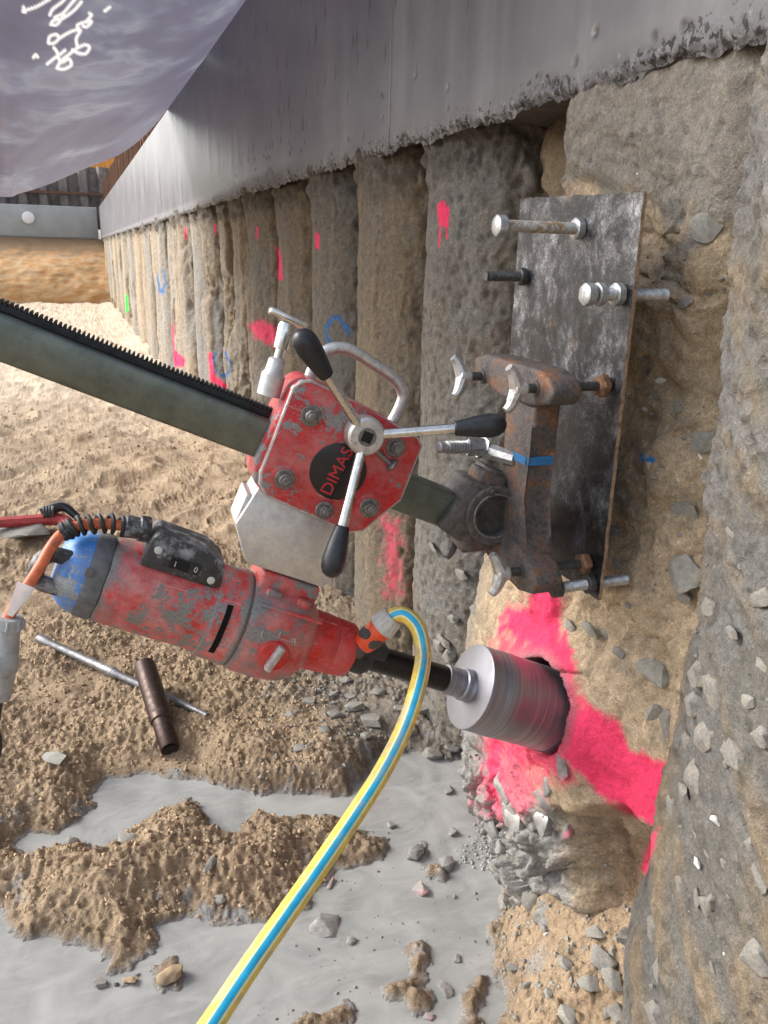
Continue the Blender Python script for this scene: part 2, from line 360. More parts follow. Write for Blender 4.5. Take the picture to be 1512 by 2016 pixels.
def _beam():
    k = NT('film_formed_concrete'); n = k.noise(2.2, 6, 0.65); v = k.noise(9, 5, 0.6, (1, 1.0, 0.05)); f = k.noise(120, 4, 0.7)
    c = k.ramp(n, [(0.3, (0.115, 0.116, 0.127)), (0.5, (0.15, 0.15, 0.162)), (0.72, (0.20, 0.20, 0.208))])
    c = k.mix(1.0, c, k.ramp(v, [(0.3, 0.78), (0.55, 1.0), (0.72, 1.28)]), 'MULTIPLY')
    a = k.attr('Col').outputs['Color']; c = k.mix(1.0, c, a, 'MULTIPLY')
    low = k.attr('wet').outputs['Fac']; sp = k.noise(75, 5, 0.7, dist=0.5); pat = k.noise(11, 3, 0.6)
    hol = k.ramp(k.math('ADD', k.math('ADD', sp, k.math('MULTIPLY', pat, 0.5)), k.math('MULTIPLY', low, 0.22)), [(0.985, 0.0), (1.02, 1.0)])
    lt = k.ramp(k.math('ADD', k.noise(60, 4, 0.7), k.math('MULTIPLY', low, 0.22)), [(0.72, 0.0), (0.86, 0.6)])
    c = k.mix(lt, c, (0.34, 0.335, 0.325)); c = k.mix(hol, c, (0.035, 0.034, 0.033))
    rough = k.math('ADD', k.ramp(v, [(0.3, 0.30), (0.7, 0.42)]), k.math('MULTIPLY', low, 0.5))
    f = k.math('SUBTRACT', f, k.math('MULTIPLY', hol, 8.0))
    return k.out(c, rough, 0.0, k.bump(k.math('ADD', f, k.math('MULTIPLY', v, 2.0)), 0.10, 0.002), Specular_IOR_Level=0.75)
M['beam'] = _beam()
M['farbeam'] = mat_plain('pale_concrete', (0.36, 0.375, 0.37), 0.75, 0, 0.12, 3)
M['sheet'] = mat_plain('rusted_sheet_pile', (0.20, 0.165, 0.15), 0.8, 0.0, 0.5, 3, (0.34, 0.33, 0.33), 0.3, 0.58)
M['orange'] = mat_plain('orange_container_paint', (0.72, 0.33, 0.07), 0.6, 0, 0.15, 5, (0.45, 0.16, 0.05), 0.2, 0.62)
M['rebar'] = mat_plain('rusty_rebar', (0.15, 0.075, 0.045), 0.85, 0.1, 0.4, 20)
M['white'] = mat_plain('white_plastic', (0.75, 0.76, 0.77), 0.5, 0, 0.06)
M['orange_cable'] = mat_plain('orange_cable_sheath', (0.62, 0.15, 0.06), 0.5, 0, 0.3, 60, (0.12, 0.08, 0.07), 0.2, 0.58)
M['greyplastic'] = mat_plain('grey_connector_plastic', (0.33, 0.345, 0.35), 0.5, 0, 0.3, 50, (0.20, 0.18, 0.16), 0.3, 0.56)
M['hose_y'] = mat_plain('yellow_hose', (0.72, 0.52, 0.09), 0.42, 0, 0.25, 60, (0.46, 0.38, 0.25), 0.2, 0.47)
M['hose_b'] = mat_plain('blue_hose_stripe', (0.02, 0.40, 0.66), 0.38, 0, 0.2, 50, (0.25, 0.38, 0.44), 0.2, 0.50)
M['hose_c'] = mat_plain('pale_hose_line', (0.82, 0.75, 0.36), 0.42, 0, 0.12, 60)
M['conn_o'] = mat_plain('orange_connector', (0.78, 0.085, 0.025), 0.42, 0, 0.15, 60)
M['conn_g'] = mat_plain('pale_grey_connector_ring', (0.50, 0.49, 0.46), 0.5, 0, 0.2, 60)
M['conn_d'] = mat_plain('dark_connector_grip', (0.07, 0.062, 0.058), 0.6, 0, 0.3, 60)
M['badge'] = mat_plain('black_badge', (0.012, 0.012, 0.014), 0.3, 0, 0.3, 60, (0.30, 0.30, 0.31), 0.1, 0.66)
M['badge_red'] = mat_plain('red_badge_print', (0.50, 0.02, 0.03), 0.4, 0, 0.2)
M['ink'] = mat_plain('pale_marker_ink', (0.86, 0.84, 0.80), 0.6, 0, 0.08)
M['print'] = mat_plain('white_switch_print', (0.55, 0.55, 0.52), 0.6, 0, 0.1)
M['bluemark'] = mat_plain('blue_spray_paint', (0.03, 0.17, 0.40), 0.8, 0, 0.3, 90)
M['redmark'] = mat_plain('red_spray_paint', (0.50, 0.035, 0.05), 0.8, 0, 0.4, 90, (0.2, 0.1, 0.08), 0.3, 0.5)
M['brownpipe'] = mat_metal('oily_brown_steel', (0.065, 0.042, 0.035), 0.4, 0.6, 0.5, 70, (0.10, 0.065, 0.05), 0.58)
M['rod'] = mat_metal('worn_grey_steel', (0.26, 0.26, 0.27), 0.45, 0.7, 0.5, 50, (0.24, 0.19, 0.13), 0.6)
M['redtool'] = mat_plain('faded_red_paint', (0.40, 0.05, 0.05), 0.6, 0, 0.3, 30, (0.35, 0.26, 0.2), 0.2, 0.62)
M['foam'] = mat_plain('slurry_foam', (0.47, 0.465, 0.44), 0.15, 0, 0.1)
M['plate_edge'] = mat_plain('rust_stained_cut_edge', (0.33, 0.23, 0.15), 0.9, 0, 0.5, 120, (0.16, 0.09, 0.05), 0.5, 0.5)
def _tarp():
    k = NT('tarp_sheet'); cb = k.n('CombineXYZ'); k.l(k.attr('along').outputs['Fac'], cb.inputs[0]); k.l(k.attr('across').outputs['Fac'], cb.inputs[1])
    def bn(sx, sy, d, dist):
        mp = k.n('Mapping'); mp.inputs['Scale'].default_value = (sx, sy, 1); mp.inputs['Rotation'].default_value = (0, 0, -0.12); k.l(cb.outputs[0], mp.inputs[0])
        x = k.n('TexNoise'); x.inputs['Scale'].default_value = 1; x.inputs['Detail'].default_value = d; x.inputs['Roughness'].default_value = .6; x.inputs['Distortion'].default_value = dist
        k.l(mp.outputs[0], x.inputs['Vector']); return x.outputs['Fac']
    n, n2 = bn(2.6, 8, 4, .4), bn(10, 50, 4, .5); t = k.math('ADD', k.math('MULTIPLY', n, 0.85), k.math('MULTIPLY', n2, 0.15))
    c = k.ramp(t, [(0.34, (0.135, 0.132, 0.185)), (0.49, (0.165, 0.162, 0.222)), (0.545, (0.20, 0.212, 0.275)), (0.59, (0.275, 0.29, 0.345)), (0.64, (0.22, 0.22, 0.28)), (0.74, (0.28, 0.27, 0.305))])  # pale streaks: sheen and reflections put into the sheet's colour
    c = k.mix(k.attr('ink').outputs['Fac'], c, (0.93, 0.93, 0.93))
    tr = k.n('BsdfTranslucent'); k.l(c, tr.inputs[0]); ms = k.n('MixShader'); ms.inputs[0].default_value = 0.33
    k.out(c, 0.30, 0.0, k.bump(n2, 0.15, 0.006), Specular_IOR_Level=0.7)
    o = k.t.nodes['Material Output']; k.l(k.b.outputs[0], ms.inputs[1]); k.l(tr.outputs[0], ms.inputs[2]); k.l(ms.outputs[0], o.inputs[0])
    return k.m
M['tarp'] = _tarp()

# colours of natural surfaces (albedo)
SAND = np.array([0.37, 0.272, 0.175]); SAND_DRY_LIT = np.array([0.60, 0.49, 0.36]); SAND_DARK = np.array([0.28, 0.195, 0.12])  # far sand: dry, with strong daylight put into its colour
SOIL = np.array([0.405, 0.315, 0.21]); GREY = np.array([0.185, 0.177, 0.160]); GREYD = np.array([0.105, 0.097, 0.083])
GREYL = np.array([0.29, 0.287, 0.275]); PINK = np.array([0.90, 0.050, 0.150]); BLUE = np.array([0.02, 0.15, 0.42]); GREEN = np.array([0.08, 0.75, 0.12])
SLURRY = np.array([0.265, 0.262, 0.25])
# ================================================================== THE SETTING
# drill frame (needed for the hole): origin at the tilt joint, a = drilling direction, u = up in the plane of the stand, n = towards the viewer
AZ, EL = radians(94.6), radians(-23.5)
A_ = np.array([sin(AZ)*cos(EL), cos(AZ)*cos(EL), sin(EL)]); N_ = np.cross(A_, [0, 0, 1]); N_ /= np.linalg.norm(N_); U_ = np.cross(N_, A_)
O_ = at(975, 1015, 1.35); OM = O_-0.300*U_
def rig(s, u, n=0.0): return O_+A_*s+U_*u+N_*n
def rl(x, y, n):                                     # view ray -> stand coordinates on the plane n
    r = ray(x, y); t = ((O_+N_*n-CAM)@N_)/(r@N_); p = CAM+r*t-O_; return (p@A_, p@U_, n)

# ---- slurry shore lines, as seen from the camera, laid down on the ground
LVL = 0.02
def shore(pts): return [onZ(x, y, LVL)[:2] for x, y in pts]
POOLS = [shore([(28, 1668), (60, 1640), (110, 1645), (150, 1620), (188, 1590), (180, 1565), (215, 1535), (265, 1527), (320, 1532), (380, 1535), (440, 1550), (500, 1565), (560, 1563), (610, 1565), (650, 1572), (700, 1560), (745, 1552), (800, 1560), (800, 1640), (700, 1625), (640, 1605), (560, 1608), (500, 1605), (475, 1625), (457, 1652), (435, 1640), (405, 1600), (392, 1572), (370, 1574), (330, 1590), (270, 1620), (230, 1655), (190, 1675), (165, 1660), (140, 1660), (60, 1682)]),
         shore([(690, 1560), (740, 1505), (775, 1478), (830, 1488), (890, 1500), (935, 1480), (990, 1480), (1090, 1560), (1120, 1640), (1120, 1700), (1040, 1725), (1000, 1745), (985, 1790), (960, 1830), (962, 1880), (985, 1950), (975, 2060), (930, 2160), (760, 2210), (560, 2180), (380, 2240), (180, 2170), (-20, 2210), (-150, 2090), (-110, 1960), (-190, 1870), (-110, 1800), (0, 1796), (30, 1850), (100, 1850), (170, 1862), (203, 1890), (207, 1922), (240, 1915), (290, 1880), (322, 1865), (308, 1825), (380, 1805), (440, 1822), (530, 1815), (600, 1790), (628, 1755), (665, 1712), (760, 1700), (758, 1650), (690, 1632)])]
ISLES = [shore([(800, 1858), (840, 1855), (850, 1880), (838, 1930), (852, 1985), (815, 1996), (760, 1965), (752, 1945), (795, 1920)]),
         shore([(905, 1945), (955, 1925), (962, 1960), (945, 1990), (965, 2040), (900, 2040), (910, 1990)]),
         shore([(560, 2040), (600, 1995), (680, 1975), (705, 1990), (690, 2040)]),
         shore([(690, 1632), (760, 1650), (758, 1700), (668, 1705)]),
         shore([(826, 1705), (870, 1700), (880, 1730), (830, 1735)]), shore([(300, 1905), (340, 1890), (365, 1920), (350, 1950), (310, 1945)]),
         shore([(240, 1925), (270, 1920), (275, 1940), (245, 1945)]), shore([(810, 1675), (840, 1665), (845, 1690), (815, 1700)])]
PATCH_DARK = None
def ground_h(x, y, full=True):
    """height of the sand and its distance from the shore"""
    P = np.stack([x, y, np.zeros_like(x)], 1)
    d = np.full(x.shape, 5.0); near = (y > 0.2) & (y < 3.0) & (x > -2.0) & (x < 1.6)
    xn, yn, pn = x[near], y[near], P[near]
    wob = 0.015*fbm(pn, 16, 4, .6)+0.005*perlin(pn*90)
    dn = np.minimum.reduce([sdpoly(xn, yn, p) for p in POOLS])
    for k, p in enumerate(ISLES): dn = np.maximum(dn, -sdpoly(xn, yn, p)*0.9)
    d[near] = dn+wob
    big = fbm(P, 1.1, 3); mid = fbm(P, 5.0, 3)
    land = np.clip(d, 0, 0.2)
    h = LVL+0.003+0.055*sstep(0, 0.16, d)+0.10*np.minimum(land, 0.05)
    h = h+(0.022*mid+0.030*np.clip(big, -0.6, 1))*sstep(0, 0.10, d)
    cx, cy = onZ(430, 1640, 0.05)[:2]; h += 0.035*np.exp(-(((x-cx)/0.16)**2+((y-cy)/0.12)**2))*sstep(0, .05, d)
    cx, cy = onZ(600, 1500, 0.05)[:2]; h += 0.04*np.exp(-(((x-cx)/0.25)**2+((y-cy)/0.16)**2))*sstep(0, .05, d)
    h += (0.03*sstep(0.55, 0.8, x)+0.14*sstep(0.72, 0.94, x)*sstep(1.30, 1.08, y))*sstep(1.6, 1.2, y)*sstep(0.3, .6, y)*sstep(0, 0.08, d)           # bank against the near pile
    h += 0.05*sstep(2.2, 4.0, y)*sstep(0.55, 0.95, x)                                   # spoil along the foot of the wall
    # crumbs: clods of two sizes, gathered in patches
    crumb = sstep(-0.35, 0.35, fbm(P+3.1, 3.2, 2)+0.35*sstep(3.2, 2.2, y))*sstep(8, 2.6, y)
    c1, r1 = worley2(x*34, y*34); c2, r2 = worley2(x*78, y*78, 5); c3, _ = worley2(x*150, y*150, 9)
    cl = 0.011*np.clip(1-c1/0.62, 0, 1)**0.6*(r1 > 0.38)*r1 + 0.010*np.clip(1-c2/0.65, 0, 1)**0.6*(r2 > 0.3)+0.0035*np.clip(1-c3/0.7, 0, 1)**0.7
    rough = crumb*cl*sstep(0.002, 0.03, d)
    rough += (0.006*np.abs(fbm(P, 26, 3))+0.0016*fbm(P, 120, 2))*sstep(0, 0.02, d)
    # trodden hollows further off
    wv, wr = worley2(x*2.1+5, y*1.5+2, 3); tread = -0.035*np.clip(1-wv/0.33, 0, 1)**0.7*(wr > 0.45)*sstep(2.4, 3.4, y)
    ridg = 0.014*np.maximum(0, 1-np.abs(fbm(P, 2.6, 2))*5)*sstep(2.6, 4.0, y)
    h = h+rough+tread+ridg
    h = np.where(d < 0, LVL-0.003-np.minimum(-d*0.5, 0.02), np.maximum(h, LVL+0.001+np.minimum(d*0.5, 0.012)))
    return h, d, crumb
def build_ground():
    xs = np.concatenate([-0.9-np.geomspace(0.02, 40, 55)[::-1], np.arange(-0.9, 1.12, 0.0052), np.linspace(1.13, 1.9, 12)])
    ys = [-14, -10, -7, -5, -3.5, -2.5, -1.7, -1, -0.5, -0.1, 0.2, 0.45, 0.6, 0.7, 0.78, 0.85]; y = 0.9
    while y < 27: ys.append(y); y += 0.0052*max(1.0, (y/2.0)**1.75)
    ys = np.array(ys); X, Y = np.meshgrid(xs, ys); x, y = X.ravel(), Y.ravel()
    h, d, cr = ground_h(x, y)
    P = np.stack([x, y, h], 1)
    dry_lit = sstep(4.8, 10.5, y+1.2*fbm(P*[1, 1, 0], 0.9, 3)); n = fbm(P*[1, 1, 0], 6, 4); n2 = fbm(P*[1, 1, 0]+9, 2.2, 3)  # paler with distance: dry sand plus daylight put into the colour
    c = lerp(SAND, SAND_DRY_LIT, dry_lit); c = lerp(c, SAND_DARK, sstep(0.0, 0.7, n)*0.55*(1-dry_lit)); c = c*(1+0.18*n2)[:, None]
    greyrub = sstep(0.45, 0.85, x+0.25*n2)*sstep(3.6, 1.9, y)*sstep(1.35, 1.75, y)*0.75; c = lerp(c, GREY*0.95, greyrub)   # broken pile concrete mixed in
    c = c*(1-.30*sstep(0.05, 0.01, d)*(d > 0))[:, None]; shoreline = sstep(0.014, 0.0, d); c = lerp(c, SLURRY, shoreline*0.85); c = lerp(c, SLURRY, (d < 0)*1.0)
    splash = sstep(0.25, 0.6, fbm(P*[1, 1, 0]+4, 11, 3)-.12*sstep(.5, .1, x))*sstep(0.11, 0.0, d); c = lerp(c, SLURRY, splash*0.8)
    m = (y > .7) & (y < 1.8) & (x > .5); px, py, _ = proj(P[m])
    for rv in ([(1120, 1690), (1180, 1720), (1195, 1690), (1210, 1690), (1205, 1760), (1185, 1775), (1170, 1745), (1100, 1740), (1040, 1735), (1050, 1700)], [(1130, 1600), (1180, 1650), (1200, 1700), (1185, 1705), (1120, 1660)]):
        splash[m] = np.maximum(splash[m], sstep(8, -8, sdpoly(px, py, rv)+12*n[m]))
    c = lerp(c, SLURRY, splash*0.9)
    wet = np.clip(shoreline*0.9+splash*0.8, 0, 1)
    o = from_np('ground', P, grid_faces(len(ys), len(xs)), M['ground'], col=c, attrs={'wet': wet}); tag(o, kind='structure')
    # slurry: one level sheet, the sand stands out of it
    xs = np.arange(-0.95, 1.25, 0.01); ys = np.arange(0.3, 2.75, 0.01); X, Y = np.meshgrid(xs, ys); x, y = X.ravel(), Y.ravel()
    p2 = np.stack([x*1.4+y*0.5, y*0.8-x*0.4, x*0], 1)
    z = LVL+0.0012*fbm(p2, 9, 3)+0.0035*np.maximum(0, fbm(p2+7, 14, 3)-0.25)*sstep(0.45, 0.75, x)
    o = from_np('slurry_pool', np.stack([x, y, z], 1), grid_faces(len(ys), len(xs)), M['slurry']); tag(o, kind='structure')
build_ground()

# ---- pile wall
PAINT = [  # (outline in the view, colour, softness px, opacity, pile indices)
 ([(1050, 1140), (1095, 1150), (1108, 1190), (1112, 1260), (1130, 1310), (1142, 1350), (1150, 1388), (1105, 1395), (1075, 1330), (1050, 1290), (1020, 1262), (985, 1238), (1000, 1200), (1038, 1192)], PINK, 26, 1.0, (1,)),
 ([(1085, 1400), (1150, 1390), (1220, 1418), (1228, 1450), (1242, 1477), (1312, 1500), (1316, 1530), (1300, 1600), (1292, 1624), (1240, 1604), (1172, 1562), (1150, 1532), (1105, 1492), (1070, 1450)], PINK, 15, 1.0, (1,)),
 ([(1020, 1255), (1110, 1240), (1120, 1400), (1060, 1380), (975, 1290), (985, 1240)], PINK, 40, 0.8, (1,)),
 ([(962, 1440), (990, 1445), (983, 1560), (972, 1595), (956, 1560)], PINK, 14, 0.9, (1,)),
 ([(992, 1450), (1050, 1460), (1110, 1500), (1140, 1545), (1060, 1510), (1010, 1500)], PINK, 16, 0.75, (1,)),
 ([(965, 1430), (1120, 1420), (1110, 1500), (1070, 1560), (1010, 1610), (960, 1600), (950, 1540)], PINK, 50, 0.6, (1,)),
 ([(1284, 1640), (1298, 1628), (1272, 1722), (1260, 1712)], PINK, 6, 0.9, (0, 1)),
 ([(752, 1020), (785, 1030), (792, 1170), (768, 1175)], PINK, 30, 0.55, (2, 3)),
 ([(862, 400), (872, 395), (884, 408), (883, 450), (870, 446), (862, 440)], PINK, 3, 1, (2,)), ([(865, 440), (868, 440), (867, 487), (863, 486)], PINK, 2, 1, (2,)), ([(877, 440), (882, 440), (881, 470), (878, 470)], PINK, 2, 1, (2,)),
 ([(620, 458), (630, 462), (629, 490), (621, 488)], PINK, 3, .95, (4, 5)), ([(543, 488), (552, 492), (558, 552), (548, 550)], PINK, 4, .9, (4, 5, 6)),
 ([(490, 640), (512, 628), (548, 650), (545, 682), (505, 668)], PINK, 10, .8, (5, 6, 7)),
 ([(504, 446), (508, 448), (508, 470), (504, 468)], PINK, 2, .9, range(4, 9)), ([(421, 440), (426, 442), (425, 462), (421, 460)], PINK, 2, .9, range(5, 11)), ([(362, 448), (367, 450), (368, 472), (363, 470)], PINK, 2, .9, range(6, 14)),
 ([(334, 636), (341, 640), (344, 690), (366, 708), (362, 722), (336, 722)], PINK, 4, 1, range(6, 14)), ([(410, 692), (418, 696), (422, 735), (448, 760), (442, 772), (413, 750)], PINK, 4, .95, range(5, 12)),
 ([(246, 582), (251, 580), (254, 612), (248, 616)], GREEN, 2, 1, range(8, 40)), ([(204, 560), (209, 562), (216, 578), (211, 580)], GREEN, 2, 1, range(8, 40)),
 ([(1254, 895), (1262, 893), (1270, 900), (1290, 902), (1286, 912), (1266, 910)], BLUE*1.6, 3, 1, (1,)),
 ([(1098, 1352), (1112, 1350), (1118, 1400), (1104, 1420)], BLUE, 6, .8, (1,)),
]
RINGS = [((664, 655), 19, 33, 7, BLUE, (3, 4)), ((318, 552), 7, 24, 4, BLUE, range(7, 30)), ((437, 715), 15, 26, 5, BLUE*.8, range(5, 10)), ((199, 525), 3, 8, 3, BLUE, range(10, 40))]
LASTPAINT = [None]
def paint(P, c, idx):
    px, py, z = proj(P); jit = fbm(P, 40, 3); LASTPAINT[0] = pa = np.zeros(len(P))
    for poly, colr, soft, op, who in PAINT:
        if idx not in who: continue
        q = np.array(poly); m = (px > q[:, 0].min()-soft-8) & (px < q[:, 0].max()+soft+8) & (py > q[:, 1].min()-soft-8) & (py < q[:, 1].max()+soft+8)
        if not m.any(): continue
        d = sdpoly(px[m], py[m], poly)+jit[m]*soft*0.6; a = sstep(soft*0.55, -soft*0.55, d)*op*sstep(1.5, 0.9, jit[m])
        c[m] = lerp(c[m], colr, a); pa[m] = np.maximum(pa[m], a)
    for (cx, cy), rx, ry, wd, colr, who in RINGS:
        if idx not in who: continue
        r = np.hypot((px-cx)/rx, (py-cy)/ry); d = np.abs(r-1+.12*np.sin(2*np.arctan2(py-cy, px-cx)+cx))*min(rx, ry); gp = sstep(.15, .5, np.abs(np.angle(np.exp(1j*(np.arctan2(py-cy, px-cx)-cx*.37))))); c[:] = lerp(c, colr, sstep(wd*0.65, wd*0.25, d+jit*2.5)*0.85*gp*sstep(.9, .3, jit))
    return c
def pits(P, f, seed, thr, keep):
    d, r = worley2((P[:, 1]-0.6*P[:, 0])*f, P[:, 2]*f, seed); return np.clip(1-d/thr, 0, 1)**0.5*(r > keep)
# near pile: a swelling column right beside the camera
CX0, CY0 = 1.10, 0.50
def R0(z): return 0.462+0.014*np.exp(-((z-.42)/.10)**2)+0.010*np.sin(z*5.0)
def near_pile():
    ph = np.radians(np.linspace(-75, 100, 330)); zz = np.linspace(-0.06, 1.76, 520); PH, Z = np.meshgrid(ph, zz); ph, z = PH.ravel(), Z.ravel()
    d = np.stack([-np.cos(ph), np.sin(ph), 0*ph], 1); P = np.array([CX0, CY0, 0])+d*R0(z)[:, None]; P[:, 2] = z
    flow = np.stack([P[:, 1]*0.45+P[:, 2]*0.35-P[:, 0]*.3, (P[:, 2]-P[:, 1]*0.9+P[:, 0]*.5)*1.8, P[:, 0]], 1)
    fl = fbm(flow, 6, 4); cr = fbm(P, 9, 4); fi = fbm(P, 45, 3)
    crust = sstep(0.75, 1.15, z+0.12*cr)                        # knobbly crust on the upper part
    disp = 0.009*fl+0.004*cr+0.0022*fi+0.006*np.abs(fbm(flow, 17, 3))+crust*(0.004*(blocks(ph*9+2*z+.3*cr, z*16+.3*fl, 71)[0]-.5)+0.003*fbm(P, 34, 4))-.002*blocks(ph*9+2*z+.3*cr, z*16+.3*fl, 71)[1]*crust-0.005*pits(P, 46, 8, .45, .78)
    P += d*disp[:, None]; t = sstep(-0.25, 0.55, fl+0.35*cr)
    c = lerp(GREY*0.78, SOIL*0.52, t); c = lerp(c, GREYL*0.55, crust*sstep(-0.45, 0.5, cr+0.3*fi)*0.9); c = c*(1+0.16*fi)[:, None]
    c = lerp(c, GREYD*0.5, pits(P, 42, 8, .45, .72)*0.6)  # shadow inside the pits put into the colour
    return from_np('pile', P, grid_faces(len(zz), 330, True), M['wall'], WALL, paint(P, c, 0), {'wet': 0*z, 'paint': LASTPAINT[0]})
ZC = [-.1, .02, .12, .25, .38, .48, .56, .66, .75, .85, .95, 1.1, 1.3, 1.43, 1.475, 1.50, 1.58, 1.68, 1.8]
XC = [.93, .88, .85, .815, .775, .750, .735, .732, .758, .79, .832, .85, .862, .880, .882, .870, .866, .878, .93]
def X1(y, z):
    zl = z-sstep(1.25, 1.45, z)*(.045+.25*(y-1.1)); x = np.interp(zl, ZC, XC); P = np.stack([y*0+0.3, y, z], 1)
    edge = 1.40+0.10*sstep(0.5, 0.2, z)-.02*sstep(1.44, 1.52, zl); x = x+np.clip(y-edge, 0, 1)**1.5*1.6
    ledge = 0.47+(1.08-y)*0.55; x = x+0.11*sstep(0.02, -0.03, z-ledge+0.03*perlin(P*7))*sstep(1.13, 1.02, y+0.03*perlin(P*6))
    x = x+0.05*sstep(1.02, 0.92, y)                             # turns back towards the near pile
    big = fbm(P, 5, 3); st = fbm(np.stack([y*4+z*1.5, z*13-y*5, 0*y], 1), 1, 3)
    lob = 1-0.75*sstep(1.46, 1.50, zl); pk = 1-.55*sstep(.42, .48, z)*sstep(.86, .78, z); x = x-0.024*big*sstep(1.5, 1.44, z)*pk-0.010*big-(0.013*st+0.010*np.abs(fbm(P, 12, 3))+0.0045*fbm(P, 34, 3))*lob*pk-0.0020*fbm(P, 110, 2)
    bl, br = worley2(y*6.5+.3, z*5.5, 4); x = x-0.032*np.clip(1-(bl/0.45)**2, 0, 1)*(br > .55)*sstep(1.42, 1.36, z)*sstep(.5, .7, z)
    toe = sstep(0.42, 0.30, z)*sstep(1.03, 1.12, y); wy, wz = y+.03*perlin(P*9), z+.03*perlin(P*9+4); bq, ck = blocks(wy*11+3*wz, wz*9-wy*3, 21); bq2, ck2 = blocks(wy*26+5*wz, wz*22, 31)
    x = x-toe*(0.075*(bq-.4)+0.028*(bq2-.5)-.02*ck-.008*ck2+0.012*np.abs(fbm(P, 30, 3)))
    bq, ck = blocks(wy*8+1.5*wz, wz*15-wy*4, 51); bq2, ck2 = blocks(wy*24, wz*34-wy*6, 61); cm = sstep(-.15, .35, fbm(P+2, 4, 2))*(1-toe)*lob*pk
    x = x-cm*(0.026*(bq-.5)-.010*ck+0.010*(bq2-.5)-.004*ck2)
    x = x+0.006*pits(P, 40, 12, .35, .85)*sstep(1.47, 1.5, zl)
    cr, _ = worley2(y*9+2*perlin(P*5), z*5+2*perlin(P*5+3), 6)
    return x
def niche():
    yy = np.arange(0.80, 1.62, 0.0038); zz = np.arange(-0.06, 1.77, 0.0038); Y, Z = np.meshgrid(yy, zz); y, z = Y.ravel(), Z.ravel()
    x = X1(y, z); P = np.stack([x, y, z], 1)
    P[:, 2] += 0.010*fbm(P*[.3, 1, 1]+5, 12, 2)*sstep(0, .1, z); P[:, 1] += 0.008*fbm(P*[.3, 1, 1]+8, 14, 2)
    cr = fbm(P, 9, 4); fi = fbm(P, 45, 3); st = fbm(np.stack([y*4+z*1.5, z*13-y*5, 0*y], 1), 1, 3)
    c = lerp(SOIL*1.18, SOIL*0.86, sstep(0.0, 0.8, st)); c = lerp(c, GREY*1.15, sstep(0.35, 0.75, cr)*0.6)
    c = lerp(c, GREY*1.18, sstep(1.46, 1.50, z-(.045+.25*(y-1.1))+0.05*cr)*0.85); c = lerp(c, GREY*1.0, sstep(1.34, 1.44, y+0.06*cr)*0.5)
    c = c*(1+0.20*fi)[:, None]; c = lerp(c, np.array([.23, .145, .09]), sstep(.5, .42, z)*sstep(1.1, 1.02, y)*0.8)
    toe = sstep(0.53, 0.45, z+0.05*cr)*sstep(1.05, 1.12, y+.03*cr); c = lerp(c, lerp(SLURRY*0.98, GREY, sstep(0, .5, fi)), toe*0.95)
    c = paint(P, c, 1)
    rel = P-OM; s = rel@A_; rad = np.linalg.norm(rel-s[:, None]*A_, axis=1); rim = 0.0805+0.004*fbm(P, 18, 3)
    hole = sstep(rim+0.004, rim-0.004, rad); P[:, 0] += hole*0.10; c = lerp(c, np.array([.06, .06, .065]), hole*0.9)
    lip = sstep(0.03, 0.0, np.abs(rad-rim-0.006)); c = lerp(c, SLURRY*0.8, lip*0.6*sstep(0.62, 0.7, z+.1*cr))
    wet = np.clip(toe*0.8+lip*.5, 0, 1)
    return from_np('soil_face', P, grid_faces(len(zz), len(yy)), M['wall'], WALL, c, {'wet': wet, 'paint': LASTPAINT[0]*(1-hole)})
